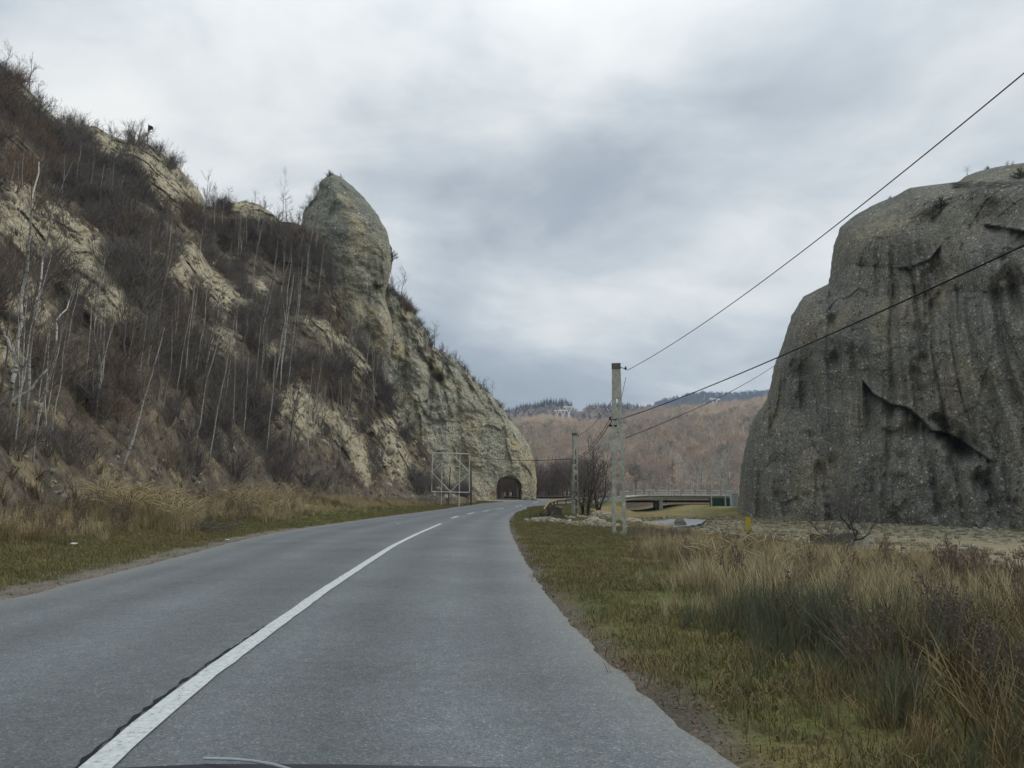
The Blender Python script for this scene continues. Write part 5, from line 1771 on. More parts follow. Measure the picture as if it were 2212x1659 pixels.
# sign frame -----------------------------------------------------------
D = 104.0
fp = unproj(973, 1078, D)
fz = gz1(fp[0], fp[1])
fr_ = thing('sign_frame', (fp[0], fp[1], fz), 'empty white steel billboard frame with diamond bracing before the rock', 'sign')
sc = D / FPX
X0, X1 = (932 - 973) * sc, (1013.5 - 973) * sc
tilt = 0.02
Zf = lambda v: (1073 - v) * sc + 1.4 - fz
Z0, Z1 = Zf(1062.5), Zf(980)
XM, ZM = (X0 + X1) / 2, (Z0 + Z1) / 2
hb_ = 0.048
link('outer_frame', bar_mesh('outer_frame', [((X0, 0, Z0), (X1, 0, Z0 - .1), hb_), ((X0 + .08, 0, Z1), (X1, 0, Z1 - .12), hb_), ((X0, 0, Z0), (X0 + .08, 0, Z1), hb_), ((X1, 0, Z0 - .1), (X1, 0, Z1 - .12), hb_)], M['white_metal']), fr_)
for a_, b2 in [((X0, ZM), (XM, Z1)), ((XM, Z1), (X1, ZM)), ((X1, ZM), (XM, Z0)), ((XM, Z0), (X0, ZM))]:
    link('brace', bar_mesh('brace', [((a_[0], 0.09, a_[1]), (b2[0], 0.09, b2[1]), 0.04)], M['white_metal']), fr_)
link('crossbar', bar_mesh('crossbar', [((X0 + 1.35, 0.18, Z0 + 3.4), (X1 - 1.35, 0.18, Z0 + 3.35), 0.04)], M['white_metal']), fr_)
link('leg', bar_mesh('leg', [((X0 + 1.3, 0.18, -0.4), (X0 + 1.36, 0.18, Z1 - 1.3), 0.048)], M['white_metal']), fr_)
link('leg', bar_mesh('leg', [((X1 - 1.42, 0.18, -0.6), (X1 - 1.32, 0.18, Z1 - .15), 0.048)], M['white_metal']), fr_)
link('back_stay', bar_mesh('back_stay', [((XM - .4, 1.4, 0.2), (XM - .05, .2, Z0 + 3.3), 0.04)], M['dark_steel']), fr_)

# stump ----------------------------------------------------------------
x, y = ground_hit(1190, 1122, 0.0)
stp_ = thing('tree_stump', (x, y, gz1(x, y)), 'weathered hollow tree stump with roots at the roadside grass', 'stump')
bm = bmesh.new()
prev = None
r = random.Random(5)
for k, (z, R) in enumerate([(-.1, .62), (.12, .48), (.35, .42), (.62, .45), (.82, .50), (.86, .46), (.80, .36)]):
    ring = []
    for q in range(20):
        a = 2 * math.pi * q / 20
        rr2 = R * (1 + .10 * math.sin(3 * a + k) + r.uniform(-.05, .05))
        ring.append(bm.verts.new((rr2 * math.cos(a) + 0.25, rr2 * math.sin(a) * .9, z + .05 * math.sin(2 * a))))
    if prev:
        for q in range(20):
            bm.faces.new((prev[q], prev[(q + 1) % 20], ring[(q + 1) % 20], ring[q]))
    prev = ring
bm.faces.new(prev)
me = bpy.data.meshes.new('bole'); bm.to_mesh(me); bm.free(); me.materials.append(M['wood'])
link('bole', me, stp_)
link('cut_face', tube_mesh('cut_face', [((.25, 0, .80), (.25, 0, .81), .36, .36), ((.25, 0, .81), (.25, 0, .812), .36, .01)], M['cut_wood'], 16), stp_)
rs = []
for k in range(22):
    a = r.uniform(0, 6.28)
    grow(rs, r, (.25 + .35 * math.cos(a), .3 * math.sin(a), r.uniform(.2, .7)), (math.cos(a) * .8 - .4, math.sin(a), -.9), r.uniform(.5, 1.0), .035, 1, (1, 3), .6, .6, 4, .2, -.05, .3)
link('roots', tube_mesh('roots', rs, M['wood'], 5), stp_)
rs = []
for k in range(40):
    a = r.uniform(0, 6.28)
    grow(rs, r, (-.75 + r.gauss(0, .25), r.gauss(0, .2), 0.02), (math.cos(a), math.sin(a) * .6, .7), r.uniform(.35, .8), .02, 1, (1, 3), .8, .6, 3, .2, -.12, .4)
tag(link('brush_pile', tube_mesh('brush_pile', rs, M['bark_dark'], 4), None, (x, y, gz1(x, y))), 'low pile of dark broken branches next to the stump', 'branches')
for k, (du, dv_) in enumerate([(-38, 2), (-22, 5), (20, 3), (44, -3)]):
    xx, yy = ground_hit(1190 + du, 1122 + dv_, 0)
    st_ = link('stone', lump_mesh('stone', (.22 + .05 * k, .2, .16), M['stone'], RNG, 2, .3), None, (xx, yy, gz1(xx, yy) + .05))
    tag(st_, ['pale stone at the asphalt edge before the stump', 'pale stone lying against the brush pile', 'stone in the grass beyond the stump', 'small stone between stump and far pole'][k], 'stone')

# thicket beside pole 2 ---------------------------------------------------
thk = [tree_meshes(700 + k, 6.0, 'twig_brown', 'bark_dark', 0.10, 0.7, 3, 13, 0.12, stems=3) for k in range(2)]
for k, (u, v, D, H, lab) in enumerate([(1268, 1114, 62, 5.6, 'dark leafless multi-stemmed tree between the two concrete poles'), (1290, 1112, 64, 4.6, 'shorter reddish leafless tree hard against the dark thicket'), (1256, 1108, 67, 4.4, 'thin leafless shrub tree touching the smaller concrete pole')]):
    x, y = (u - 1106) / FPX * D, D
    plant('bare_tree', thk[k % 2], (x, y, gz1(x, y) - .1), H, lab, 'tree', None, 0.0, k * 2.1, 6.0, 1.25)
rust = tree_meshes(711, 6.0, 'twig_rust', 'bark_dark', 0.07, 0.8, 3, 12, 0.1, stems=2)
x, y = (1292 - 1106) / FPX * 66, 66
plant('bare_tree', rust, (x, y, gz1(x, y) - .1), 3.6, 'rust coloured low tree with clinging leaves in the thicket', 'tree', None, 0, 1.0, 6.0, 1.3)

# thorn tree ------------------------------------------------------------
D = 27.0
traced('thorn_tree', [([(1822, 1206), (1828, 1185), (1845, 1170), (1850, 1150), (1830, 1135), (1815, 1110), (1812, 1080)], 0.045, 0.012), ([(1845, 1170), (1870, 1160), (1885, 1140), (1890, 1110)], 0.028, 0.01), ([(1822, 1206), (1803, 1185), (1801, 1170), (1785, 1160), (1760, 1140), (1745, 1125)], 0.03, 0.009), ([(1833, 1140), (1850, 1115), (1855, 1085)], 0.022, 0.008), ([(1848, 1155), (1835, 1120), (1838, 1090)], 0.02, 0.008)], D,
       'small twisted thorn tree with dark twigs above the dry grass', 'tree', 'bark_dark', 'twig_brown', 77, 13, 0.62)

# concrete remains -------------------------------------------------------
x, y = (1768 - 1106) / FPX * 29.5, 29.5
bl = link('concrete_block', boxes_mesh('concrete_block', [((0, 0, 0.25), (0.42, 0.3, 0.46), (0, 0, .2))], M['concrete_dark'], 0.03), None, (x, y, gz1(x, y) - .15))
tag(bl, 'square dark weathered concrete block half hidden in dry grass', 'concrete block')
x, y = (1797 - 1106) / FPX * 30.5, 30.5
bl = link('concrete_slab', boxes_mesh('concrete_slab', [((0, 0, 0.45), (0.9, 0.16, 0.34), (0, 0, .1))], M['concrete_dark'], 0.03), None, (x, y, gz1(x, y) - .1))
tag(bl, 'long dark concrete slab behind the thorn tree', 'concrete slab')
x, y = (1851 - 1106) / FPX * 27.8, 27.8
bl = link('concrete_post', boxes_mesh('concrete_post', [((0, 0, 0.3), (0.16, 0.13, 0.46), (0, 0, .3)), ((-.30, .05, .2), (.1, .1, .38), (0, 0, .2))], M['concrete'], 0.02), None, (x, y, gz1(x, y) - .1))
tag(bl, 'short pale concrete post at the foot of the thorn tree', 'post')

# yellow marker ----------------------------------------------------------
D = 46.0
x, y = (1607 - 1106) / FPX * D, D
g0 = gz1(x, y)
zz0 = 1.4 - (1149 - 1073) / FPX * D; zz1 = 1.4 - (1116 - 1073) / FPX * D
mk = thing('marker_post', (x, y, g0), 'yellow marker plate on two thin legs at the edge of the river bed', 'marker')
link('plate', boxes_mesh('plate', [((0, 0, (zz0 + zz1) / 2 - g0), (0.125, 0.02, (zz1 - zz0) / 2), (0, 0, 0)), ((0.15, .04, (zz0 + zz1) / 2 - g0), (0.03, 0.03, (zz1 - zz0) / 2 * .97), (0, 0.03, 0))], M['yellow'], 0.006), mk)
for s_ in (-.08, .12):
    link('leg', bar_mesh('leg', [((s_, 0, -.3), (s_, 0, zz0 - g0), 0.018)], M['dark_steel']), mk)
link('antler', bar_mesh('antler', [((.15, .04, zz1 - g0 - .1), (.33, .04, zz1 - g0 + .03), 0.012)], M['yellow']), mk)

# bridge ----------------------------------------------------------------
br = thing('bridge', (40, 153, 0), 'low concrete road bridge with white railing panels over the river bed', 'bridge')
x0b, x1b = 19.0, 64.0
xs = np.linspace(x0b, x1b, 24)


def deck_xy(xv, off):
    i = np.interp(xv, PR[:, 0][60:], np.arange(len(PR))[60:])
    return np.interp(xv, PR[-8:, 0], PR[-8:, 1]) + off


Ve, Fe = [], []
zb_ = road_height(xs, np.full_like(xs, 152.0))
ye = np.interp(xs, PR[-9:, 0], PR[-9:, 1])
yl = np.interp(xs, PL[-9:, 0], PL[-9:, 1])
pro = [(-.7, .12), (-.7, -.10), (-.25, -.13), (-.25, -.32), (-.35, -.34), (-.35, -.62), (.6, -.62), (.6, -.34)]
for k in range(len(xs)):
    for oy, oz in pro:
        Ve.append((xs[k] - 40, ye[k] + oy - 153, zb_[k] + oz))
    for oy, oz in pro[::-1]:
        Ve.append((xs[k] - 40, yl[k] - oy - 153, zb_[k] + oz))
m_ = len(pro) * 2
for k in range(len(xs) - 1):
    for q in range(m_):
        a_ = k * m_ + q; b2 = k * m_ + (q + 1) % m_
        Fe.append((a_, b2, b2 + m_, a_ + m_))
dk = link('deck', fast_mesh('deck', Ve, Fe, M['concrete']), br)
for k in range(len(pro) * 0):
    pass
link('girder', boxes_mesh('girder', [((41.5 - 40, float(np.interp(41.5, xs, ye)) - 153 + 1.2, 0.5), (22.5, 0.1, 0.2), (0, 0, 0.035))], M['dark_steel'], 0), br)
for xp in (28.4, 42.0):
    yp = float(np.interp(xp, xs, ye))
    link('pier', boxes_mesh('pier', [((xp - 40, yp + 1.0 - 153, -1.2), (0.36, 0.9, 1.9), (0, 0, 0)), ((xp - 40, yp + 5.5 - 153, -1.2), (0.36, 0.9, 1.9), (0, 0, 0))], M['concrete'], 0.04), br)
    gp = xp
pn_ = 0
rail_me = bar_mesh('railing_panel', [((-.85, 0, .25), (.85, 0, .25), .02), ((-.85, 0, .95), (.85, 0, .95), .028), ((-.85, 0, 0.1), (-.85, 0, .95), .04), ((.85, 0, 0.1), (.85, 0, .95), .04)] + [((q, 0, .25), (q, 0, .95), .012) for q in np.linspace(-.6, .6, 5)], M['white_metal'])
for xv in np.arange(20.4, 62, 2.75):
    yv = float(np.interp(xv, xs, ye)) - .5; zv = float(np.interp(xv, xs, zb_)) + .12
    link('railing_panel', rail_me, br, (xv - 40, yv - 153, zv))
    o_ = link('railing_panel', rail_me, br, (xv - 40, float(np.interp(xv, xs, yl)) + .5 - 153, zv))
rb_ = []
for a_, b2 in zip(range(len(xs) - 1), range(1, len(xs))):
    for oz in (.45, .85):
        rb_.append(((xs[a_] - 40, ye[a_] - .48 - 153, zb_[a_] + oz), (xs[b2] - 40, ye[b2] - .48 - 153, zb_[b2] + oz), .022))
link('rail', bar_mesh('rail', rb_, M['dark_steel']), br)

# guardrail --------------------------------------------------------------
gl = [(3.4, 84, 0.0), (4.0, 92, .30), (4.7, 100, .58), (6.4, 110, .72), (10.9, 121, .75), (14.2, 127.5, .75)]
grd = thing('guardrail', (4, 84, 0), 'rusty yellow guardrail along the outside of the road bend', 'guardrail')
bars = []
for a_, b2 in zip(gl[:-1], gl[1:]):
    za, zb2 = gz1(a_[0], a_[1]) * 0 + float(road_height(np.array(a_[0]), np.array(a_[1]))), float(road_height(np.array(b2[0]), np.array(b2[1])))
    bars.append(((a_[0] - 4, a_[1] - 84, za + a_[2]), (b2[0] - 4, b2[1] - 84, zb2 + b2[2]), .10))
    bars.append(((a_[0] - 4, a_[1] - 84, za + a_[2] - .24), (b2[0] - 4, b2[1] - 84, zb2 + b2[2] - .24), .06))
link('rail', bar_mesh('rail', bars, M['rail_yellow']), grd)
for q in np.linspace(0.1, 0.98, 12):
    i = q * (len(gl) - 1); k = int(i); f = i - k
    x = gl[k][0] + (gl[k + 1][0] - gl[k][0]) * f; y = gl[k][1] + (gl[k + 1][1] - gl[k][1]) * f; h_ = gl[k][2] + (gl[k + 1][2] - gl[k][2]) * f
    zq = float(road_height(np.array(x), np.array(y)))
    link('post', bar_mesh('post', [((x - 4 + .12, y - 84, zq - .8), (x - 4 + .12, y - 84, zq + h_), .06)], M['dark_steel']), grd)
gl2 = [(-1.5, 146 + 14), (6, 164), (14, 168.5), (24, 171), (34, 172)]
g2 = thing('guardrail', (6, 164, 0), 'dark guardrail on the far side of the road behind the tunnel rock', 'guardrail')
zq = 1.0
link('rail', bar_mesh('rail', [((a_[0] - 6, a_[1] - 164, 1.35), (b2[0] - 6, b2[1] - 164, 1.4), .14) for a_, b2 in zip(gl2[:-1], gl2[1:])], M['dark_steel']), g2)
for a_ in gl2:
    link('post', bar_mesh('post', [((a_[0] - 6, a_[1] - 164, -.4), (a_[0] - 6, a_[1] - 164, 1.4), .07)], M['dark_steel']), g2)

# lamps, green container and hut by the dark rock ---------------------------
for u, v0, v1, lab in [(1537, 1085, 1035, 'thin grey lamp post at the near end of the green container'), (1567, 1085, 1040, 'thin grey lamp post halfway along the green container')]:
    D = 128.0
    p = unproj(u, v0, D); gzv = gz1(p[0], p[1])
    o_ = thing('lamp_post', (p[0], p[1], gzv), lab, 'lamp post', 'lamp posts by the green container')
    H = 1.4 + (1073 - v1) / FPX * D - gzv
    link('pole', tube_mesh('pole', [((0, 0, -.2), (0, 0, H), .11, .08)], M['pale_steel'], 8), o_)
    link('arm', tube_mesh('arm', [((0, 0, H), (.5, 0, H + .5), .07, .05), ((.5, 0, H + .5), (.9, 0, H + .6), .05, .04)], M['pale_steel'], 6), o_)
D = 130.0
p = unproj(1558, 1080, D); gzv = gz1(p[0], p[1])
gc = thing('container', (p[0], p[1], gzv), 'long low green site container between two lamp posts', 'container')
hw_ = 1.85
zt_ = (1.4 - (1076 - 1073) / FPX * D - gzv) * .92
link('body', boxes_mesh('body', [((0.15, 0, zt_ / 2), (hw_, 1.1, zt_ / 2), (0, 0, 0))], M['green'], 0.03), gc)
link('roof', boxes_mesh('roof', [((0.15, 0, zt_ + .05), (hw_ + .12, 1.25, .06), (0, 0, 0))], M['concrete_dark'], 0.01), gc)
for k in range(7):
    link('panel', boxes_mesh('panel', [((0.15 - hw_ + (k + .5) * hw_ * 2 / 7, -1.12, zt_ / 2), (hw_ / 7 * .88, .03, zt_ / 2 * .82), (0, 0, 0))], M['green'], 0.01), gc)
p = unproj(1587, 1083, 126.0); gzv = gz1(p[0], p[1])
ht = thing('hut', (p[0], p[1], gzv), 'small pale blue hut squeezed between container and dark rock', 'hut')
link('wall', boxes_mesh('wall', [((-.1, 0, .9), (.5, .6, 1.0), (0, 0, 0))], M['hut'], 0.02), ht)
link('roof', boxes_mesh('roof', [((-.1, 0, 1.98), (.6, .7, .06), (0, .08, 0))], M['pale_steel'], 0.02), ht)
link('door', boxes_mesh('door', [((-.15, -.62, .85), (.28, .03, .75), (0, 0, 0))], M['pale_steel'], 0.01), ht)

# pylons --------------------------------------------------------------
def pylon_mesh(H):
    b_ = []
    wd = H * .05
    for sx_ in (-1, 1):
        for sy in (-1, 1):
            b_.append(((sx_ * wd * 1.8, sy * wd * 1.8, 0), (sx_ * wd * .35, sy * wd * .35, H * .55), .16))
            b_.append(((sx_ * wd * .35, sy * wd * .35, H * .55), (sx_ * H * .17, sy * wd * .4, H * .88), .17))
        b_.append(((sx_ * H * .17, 0, H * .88), (sx_ * H * .20, 0, H), .13))
    b_.append(((-H * .30, 0, H * .88), (H * .30, 0, H * .88), .24)); b_.append(((-H * .26, 0, H * .92), (H * .26, 0, H * .92), .12))
    for k in range(6):
        z0, z1 = H * .55 * k / 6, H * .55 * (k + 1) / 6
        w0, w1 = wd * (1.8 - 1.45 * k / 6), wd * (1.8 - 1.45 * (k + 1) / 6)
        b_.append(((-w0, -w0, z0), (w1, -w1, z1), .09)); b_.append(((w0, -w0, z0), (-w1, -w1, z1), .09))
    for k in range(3):
        z0, z1 = H * (.55 + .11 * k), H * (.55 + .11 * (k + 1))
        q0, q1 = wd * .35 + (H * .17 - wd * .35) * k / 3, wd * .35 + (H * .17 - wd * .35) * (k + 1) / 3
        b_.append(((-q0 + .1, 0, z0), (-q1 * .7, 0, z1), .09)); b_.append(((q0 - .1, 0, z0), (q1 * .7, 0, z1), .09))
    b_ = [(p0, p1, h_ * 2.3) for p0, p1, h_ in b_]
    return bar_mesh('pylon', b_, M['pylon_white'])


pym = pylon_mesh(28.0)
for u, v, D, k, lab in [(1545, 900, 800, .74, 'white power pylon standing out above the wooded hill beside the dark rock'), (1229, 916, 740, .66, 'largest of three white pylons on the sunlit hilltop'), (1216, 914, 900, .60, 'middle of three white pylons on the sunlit hilltop'), (1204, 910, 1000, .56, 'smallest of three white pylons on the sunlit hilltop')]:
    o_ = link('power_pylon', pym, None, unproj(u, v, D))
    o_.scale = (k, k, k)
    o_.rotation_euler = (0, 0, .2)
    tag(o_, lab, 'pylon', 'power pylons')

# gravel heaps and river stones ----------------------------------------
for u, v, D, rw, rh, lab in [(1280, 1142, 41, .85, .42, 'small heap of pale rubble at the foot of the near concrete pole'), (1392, 1124, 66, 2.6, .75, 'broad pale gravel mound on the river flat'), (1296, 1120, 58, .9, .55, 'rubble heap with stones just behind the near pole'), (1352, 1122, 60, 1.3, .4, 'low gravel mound between pole and broad mound')]:
    x, y = (u - 1106) / FPX * D, D
    gzv = gz1(x, y)
    o_ = link('gravel_heap', lump_mesh('gravel_heap', (rw, rw * .8, rh), M['gravel'], RNG, 4, .28, 1.6), None, (x, y, gzv))
    tag(o_, lab, 'gravel heap')
st_m = [lump_mesh('stone', (.16, .14, .1), M['stone'], RNG, 2, .3) for _ in range(4)]
r = np.random.default_rng(90)
sp_ = []
while len(sp_) < 5200:
    x, y = r.uniform(6, 62), r.uniform(20, 108)
    sp_.append((x, y))
sp_ = np.array(sp_)
a_, b2 = side_dist(sp_[:, 0], sp_[:, 1])
ok = (a_ > 13) & (fbm(np.stack([sp_[:, 0] * .15, sp_[:, 1] * .15, 0 * a_], -1), 3) > -.15)
sp_ = sp_[ok]
scatter('river_gravel', np.c_[sp_, ground_z(sp_[:, 0], sp_[:, 1]) + .02], st_m, 0.4, 1.7, .4)
bt = np.c_[r.uniform(8, 62, 9000), r.uniform(20, 112, 9000)]
a_, b2 = side_dist(bt[:, 0], bt[:, 1])
ok = (a_ > 11) & (fbm(np.stack([bt[:, 0] * .11, bt[:, 1] * .11, 0 * a_ + 4], -1), 3) > .0) & (r.uniform(size=len(bt)) < .8)
bt = bt[ok]
scatter('bank_grass', np.c_[bt, ground_z(bt[:, 0], bt[:, 1])], [tuft_mesh('bank_tuft', 870 + k, 22, .3, .9, .014, mt, .6, .16) for k, mt in enumerate(['straw_dull', 'turf', 'straw', 'weed'])], .4, 1.2, .2)
# rubble round the heaps by the pole
rp = []
for u, D, sd_ in [(1276, 40.5, .7), (1300, 57, 1.3), (1180, 45, .6), (1400, 64, 2.2)]:
    for _ in range(170):
        x, y = (u - 1106) / FPX * D + r.normal(0, sd_), D + r.normal(0, sd_)
        rp.append((x, y, gz1(x, y) + .03 + max(0, .22 - .2 * math.hypot(x - (u - 1106) / FPX * D, y - D))))
scatter('rubble', rp, st_m, .35, 1.3, .5)
bo = ground_hit(1470, 1136, -1.5)
tag(link('boulder', lump_mesh('boulder', (.55, .5, .6), M['bark_grey'], RNG, 3, .3), None, (bo[0], bo[1], -1.35)), 'dark boulder sitting at the rim of the shallow pool', 'boulder')
wp = []
for u, v in [(1385, 1131), (1405, 1126), (1440, 1122), (1480, 1120), (1525, 1123), (1515, 1131), (1490, 1136), (1440, 1140), (1400, 1138)]:
    x, y = ground_hit(u, v, -1.42)
    wp.append((x, y, -1.42))
wme = bpy.data.meshes.new('pool'); wme.from_pydata(wp, [], [tuple(range(len(wp)))]); wme.materials.append(M['water'])
tag(link('water', wme), kind='structure')
# boulders at the tunnel rock's end
for u, v, D, rr3, lab in [(1140, 1084, 141, .85, 'pale boulder at the foot of the tunnel pillar'), (1152, 1085, 141, .6, 'smaller boulder beside the pale one at the tunnel pillar')]:
    x, y = (u - 1106) / FPX * D, D
    tag(link('boulder', lump_mesh('boulder', (rr3, rr3 * .8, rr3 * .7), M['gravel'], RNG, 3, .3), None, (x, y, gz1(x, y) + .2)), lab, 'boulder')

# litter ---------------------------------------------------------------
for u, v, w_, lab in [(160, 1167, .09, 'scrap of white plastic in the left verge weeds'), (858, 1137 - 5, .08, 'white scrap of litter on the green verge by the asphalt'), (492, 1148, .07, 'crumpled white paper on the grass below the reed plumes')]:
    x, y = ground_hit(u, v, .35 if u < 800 else 0.05)
    me = lump_mesh('plastic_scrap', (w_, w_ * .5, w_ * .3), M['litter'], RNG, 2, .6)
    tag(link('plastic_scrap', me, None, (x, y, gz1(x, y) + .1)), lab, 'litter')

# pink paint on the tunnel portal
for (u, v, w_, h_) in [(1064, 1066, .4, .3), (1147, 1072, .38, .38)]:
    q = RB.pt(u, v)
    V, F = [], []
    n_ = 7
    for j in range(n_):
        for i in range(n_):
            pu, pv = u + (i / (n_ - 1) - .5) * w_ * 2 * FPX / 145, v + (j / (n_ - 1) - .5) * h_ * 2 * FPX / 145
            pp = RB.pt(pu, pv)
            V.append(np.array(pp) + np.array([0, -0.04, 0]) + (CAM - pp) / np.linalg.norm(CAM - pp) * .05)
    for j in range(n_ - 1):
        for i in range(n_ - 1):
            if (i * 7 + j * 5 + i * j) % 6 == 0 or (i in (0, n_ - 2) and j in (0, n_ - 2)):
                continue
            k = j * n_ + i
            F.append((k, k + 1, k + n_ + 1, k + n_))
    link('paint_daub', fast_mesh('paint_daub', V, F, M['graffiti']), ridge)

# ------------------------------------------------------------------ grass
turf = [tuft_mesh('turf_tuft', 800 + k, 26, 0.07, 1.0, 0.007, 'turf', 0.5, 0.09) for k in range(4)]
straw = [tuft_mesh('straw_tuft', 820 + k, 34, 0.62, 0.55, 0.008, 'straw', 0.45, 0.07) for k in range(4)]
dull = [tuft_mesh('dull_tuft', 840 + k, 34, 0.55, 0.7, 0.009, 'straw_dull', 0.55, 0.08) for k in range(4)]
rush = [tuft_mesh('rush_tuft', 860 + k, 40, 0.62, 0.3, 0.007, 'rushes', 0.3, 0.08) for k in range(2)]
weeds = [weed_mesh(880 + k, 0.75) for k in range(4)]
plm = [plume_mesh(900 + k) for k in range(3)]
r = np.random.default_rng(101)


def area_points(n_, x0, x1, y0, y1, cond, ypow=1.0):
    y = y0 + (y1 - y0) * r.uniform(0, 1, n_) ** ypow
    x = r.uniform(x0, x1, n_)
    a_, b2 = side_dist(x, y)
    nz = fbm(np.stack([x * .5, y * .5, 0 * x + 2], -1), 3); nz2 = fbm(np.stack([x * .16, y * .16, 0 * x + 7], -1), 3)
    pr_ = cond(x, y, a_, b2, nz, nz2)
    k = r.uniform(size=n_) < pr_
    x, y = x[k], y[k]
    return np.stack([x, y, ground_z(x, y, a_[k], b2[k])], -1), nz[k], nz2[k], a_[k], b2[k]


# short turf, both verges
tall_at = lambda y: 0.75 + 0.13 * np.clip(y - 5, 0, 40)
P_, nz, nz2, a_, b2 = area_points(70000, -16, 8, 3, 40, lambda x, y, a, b, n, n2: np.where(a > .12, np.clip(smooth(a + .5 * n, .05, .5) * (.7 + 1.2 * n), 0.02, 1) * (1 - smooth(a - tall_at(y), 0, 1.2) * .7), np.where(b > .5, smooth(b + .6 * n, .5, 1.4) * (1 - smooth(b, 3, 5)), 0)), 1.3)
mixk = np.where(r.uniform(size=len(P_)) < np.clip(.22 + 1.1 * nz2, .06, .7), r.integers(4, 6, len(P_)), r.integers(0, 4, len(P_)))
turf2 = turf + [tuft_mesh('dry_turf_tuft', 810 + k, 22, 0.10, 1.1, 0.006, 'straw_dull', 0.6, 0.09) for k in range(2)]
scatter('grass', P_, turf2, .6, 1.3, .2, None, mixk)
P_, nz, nz2, a_, b2 = area_points(26000, -14, 12, 36, 130, lambda x, y, a, b, n, n2: np.where(a > .2, 1 - smooth(a, 5, 9), np.where(b > .4, (1 - smooth(b, 3, 6)), 0)))
scatter('grass', P_, turf, 1.0, 2.0, .15)
# dry grass and weeds on the meadow
P_, nz, nz2, a_, b2 = area_points(30000, .5, 34, 3, 46, lambda x, y, a, b, n, n2: np.where(a > 0, smooth(a - tall_at(y) + .8 * n, -.2, .8) * (1 - smooth(a, 14, 18)) * np.clip(.55 + 1.3 * n + (.3 * (y < 14)), .1, 1), 0), 1.5)
kind = np.where((nz2 + .25 * (P_[:, 1] < 9) + .1 * nz > .12), r.integers(4, 8, len(P_)), r.integers(0, 4, len(P_)))
kind = np.where((np.abs(P_[:, 1] - 8.2) < 1.5) & (np.abs(a_ - 1.9) < .7) & (r.uniform(size=len(P_)) < .7), r.integers(8, 10, len(P_)), kind)
kind = np.where((r.uniform(size=len(P_)) < .22), r.integers(8, 10, len(P_)) * (P_[:, 1] < 10) + kind * (P_[:, 1] >= 10), kind)
scl_ = r.uniform(.55, 1.15, len(P_)) * (.45 + .55 * smooth(a_ - tall_at(P_[:, 1]), 0, 1.2)) * (1 - .6 * smooth(P_[:, 1], 18, 32))
scatter('dry_grass', P_, straw + dull + rush, .6, 1.2, .18, scl_, kind)
P_, nz, nz2, a_, b2 = area_points(2600, .8, 28, 3.2, 34, lambda x, y, a, b, n, n2: np.where(a > tall_at(y) * .9, np.clip(.12 + 1.5 * n2 + .5 * smooth(x, 3, 7) * (y < 16), 0.03, 1) * (1 - smooth(a, 12, 15)), 0), 1.4)
scatter('dead_weeds', P_, weeds, .5, 1.15, .12, r.uniform(.5, 1.15, len(P_)) * (1 - .5 * smooth(P_[:, 1], 18, 30)))
P_, nz, nz2, a_, b2 = area_points(260, 2, 26, 11, 32, lambda x, y, a, b, n, n2: np.where(a > tall_at(y) + .6, .25 * (1 - smooth(a, 11, 14)), 0), 1.2)
scatter('reed_plumes', P_, plm, .45, .75, .1)
# left verge: dry grass strip with plumes
P_, nz, nz2, a_, b2 = area_points(36000, -34, -6, 9, 110, lambda x, y, a, b, n, n2: np.where((b > 1.8), smooth(b + 1.2 * n, 2.6, 4.2) * (1 - smooth(b, 8, 13)) * np.clip(.5 + 1.2 * n, .1, 1), 0), 1.6)
kind = np.where(nz2 + .15 * nz - .35 * (P_[:, 1] < 20) > -.12, r.integers(0, 4, len(P_)), r.integers(4, 8, len(P_)))
scatter('dry_grass', P_, straw + dull, .7, 1.4, .15, r.uniform(.45, 1.05, len(P_)) * (1 + .3 * smooth(b2, 4, 7)), kind)
P_, nz, nz2, a_, b2 = area_points(1500, -26, -8, 9, 50, lambda x, y, a, b, n, n2: np.where((b > 3.2), np.clip(.35 + 1.2 * n2, 0.05, .8) * (1 - smooth(b, 9, 12)), 0), 1.4)
scatter('dead_weeds', P_, weeds, .7, 1.4, .12)
pp = []
for u0, u1, D0_, D1_, n_ in [(225, 300, 26, 29, 40), (300, 440, 27, 32, 90), (480, 640, 36, 56, 60)]:
    for _ in range(n_):
        u, D = r.uniform(u0, u1), r.uniform(D0_, D1_)
        x = (u - 1106) / FPX * D
        pp.append((x, D, gz1(x, D)))
scatter('reed_plumes', pp, plm, .7, 1.15, .1)
# low scrub at the slope foot and near the concrete pole
pp = []
for _ in range(110):
    u, D = r.uniform(-100, 640), r.uniform(22, 60)
    x = (u - 1106) / FPX * D
    _, bb = side_dist(np.array([x]), np.array([D]))
    if 5.5 < bb[0] < 13:
        pp.append((x, D, gz1(x, D)))
for _ in range(60):
    u, D = r.uniform(1360, 1480), r.uniform(27, 36)
    pp.append(((u - 1106) / FPX * D, D, gz1((u - 1106) / FPX * D, D)))
scatter('low_scrub', pp, [bush_mesh(950 + k, 1.1, 12, 1, mt, .010, .7, .9) for k, mt in enumerate(['twig_brown', 'twig_purple', 'weed'])], .22, .55)
# drift of brush lying on the verge (left)
x, y = ground_hit(447, 1128, .45)
rs = []
rr4 = random.Random(9)
for k in range(60):
    a = rr4.uniform(-.5, .5)
    grow(rs, rr4, (rr4.gauss(0, .6), rr4.gauss(0, .2), rr4.uniform(0, .25)), (math.cos(a) * rr4.choice((-1, 1)), math.sin(a), .25), rr4.uniform(.4, .9), .012, 1, (1, 3), .8, .6, 3, .2, 0, .4)
tag(link('brush_pile', tube_mesh('brush_pile', rs, M['bark_grey'], 4), None, (x, y, gz1(x, y) + .05)), 'dark tangle of cut twigs in the dry grass by the green verge', 'branches')

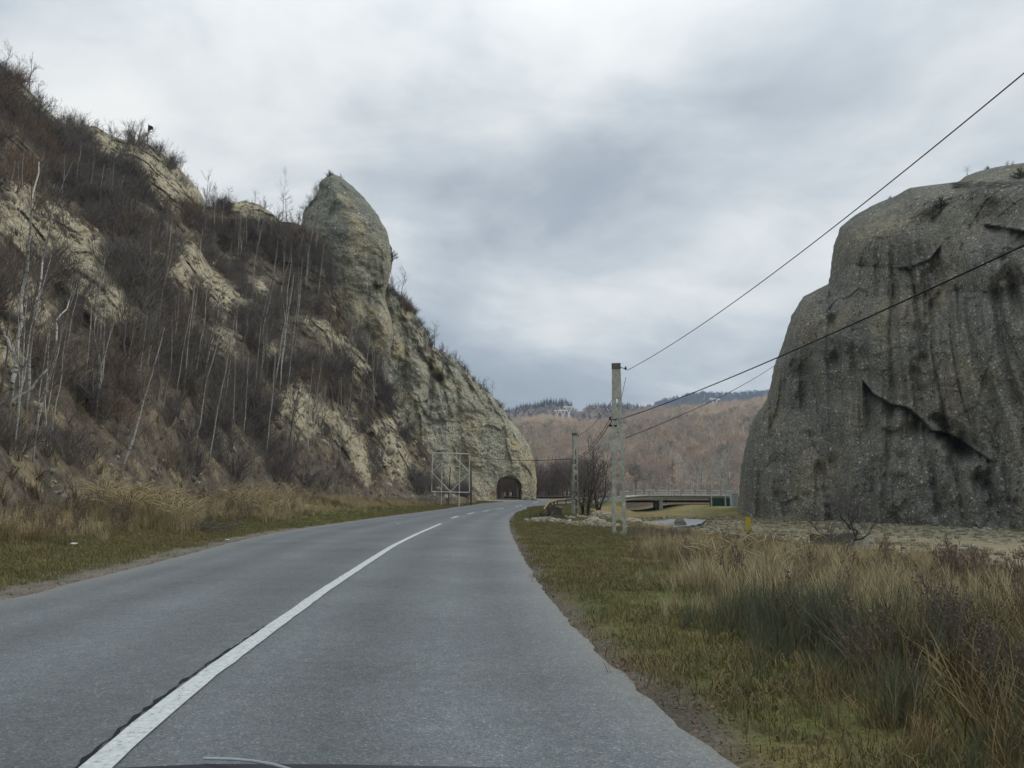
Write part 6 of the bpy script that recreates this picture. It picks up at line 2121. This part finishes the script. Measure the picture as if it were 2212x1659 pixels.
# loose grit and dead leaves along the asphalt edges
leaf_v = [(-.03, 0, 0), (-.008, -.016, .008), (.03, 0, .004), (-.008, .016, .010)]
leafm = [fast_mesh('dead_leaf', leaf_v, [(0, 1, 2, 3)], M['leaf'])]
grit = [lump_mesh('grit_stone', (.022, .018, .014), M['grit'], RNG, 1, .35) for _ in range(3)]
for nm_, protos_, n_, sd_, s0, s1 in [('edge_grit', grit, 1800, .16, .12, .5), ('dead_leaves', leafm, 900, .6, .5, 1.1)]:
    yy = 3.2 + 24 * r.uniform(0, 1, n_) ** 1.6
    side = r.uniform(size=n_) < .62
    xe = np.where(side, np.interp(yy, PR[:, 1][:90], PR[:, 0][:90]), np.interp(yy, PL[:, 1][:90], PL[:, 0][:90]))
    off = np.abs(r.normal(0.05, sd_, n_)) - .01
    xx = np.where(side, xe + off, xe - off)
    a_, b2 = side_dist(xx, yy)
    zz3 = np.where((a_ < .02) & (b2 < .02), .012, ground_z(xx, yy, a_, b2)) + .008
    scatter(nm_, np.c_[xx, yy, zz3], protos_, s0, s1, .35)

# ------------------------------------------------------------------ bonnet of the car we ride in
edge = [(60, 1672), (120, 1660), (220, 1648), (420, 1640), (700, 1641), (1000, 1646), (1300, 1653), (1600, 1662), (1850, 1675), (2000, 1690)]
Eb = [unproj(u, v, 1.85 - .10 * ((u - 900) / 900) ** 2) for u, v in edge]
V, F = [], []
for q in Eb:
    q = np.array(q)
    for k, (dy_, dz_) in enumerate([(.02, -.25), (.015, -.06), (0, -.012), (-.03, 0.0), (-.3, .012), (-.62, .02), (-.95, .025)]):
        V.append((q[0] * (1 - .02 * k), q[1] + dy_, q[2] + dz_))
for i in range(len(Eb) - 1):
    for k in range(6):
        a_ = i * 7 + k
        F.append((a_, a_ + 7, a_ + 8, a_ + 1))
car = thing('car', (0, 1.2, 0), 'dark bonnet edge of the car driving on the asphalt towards the tunnel', 'car')
bo_ = link('bonnet', fast_mesh('bonnet', V, F, M['bonnet'], True), car); bo_.location = (0, -1.2, 0)
tp = [Vector(unproj(u, v, Y)) + Vector((0, -.0, .004)) for u, v, Y in [(440, 1642.5, 1.80), (500, 1644, 1.78), (545, 1648, 1.74), (590, 1656, 1.66), (630, 1668, 1.55)]]
tr_ = link('edge_highlight', tube_mesh('edge_highlight', polyline_segs(tp, .003, .003), M['highlight'], 6), car); tr_.location = (0, -1.2, 0)  # highlight along the bonnet edge, drawn as a thin pale tube

# ------------------------------------------------------------------ haze
hz = bpy.data.materials.new('thin_haze'); hz.use_nodes = True
t = NT(hz.node_tree)
pvv = t.n('ShaderNodeVolumePrincipled', {'Color': (0.66, 0.80, 1.0, 1), 'Density': 0.00016, 'Anisotropy': 0.0})
t.n('ShaderNodeOutputMaterial', {1: pvv.outputs[0]})
bx = boxes_mesh('haze', [((600, 2000, 178), (3200, 2600, 188), (0, 0, 0))], hz)
tag(link('haze', bx), kind='stuff')
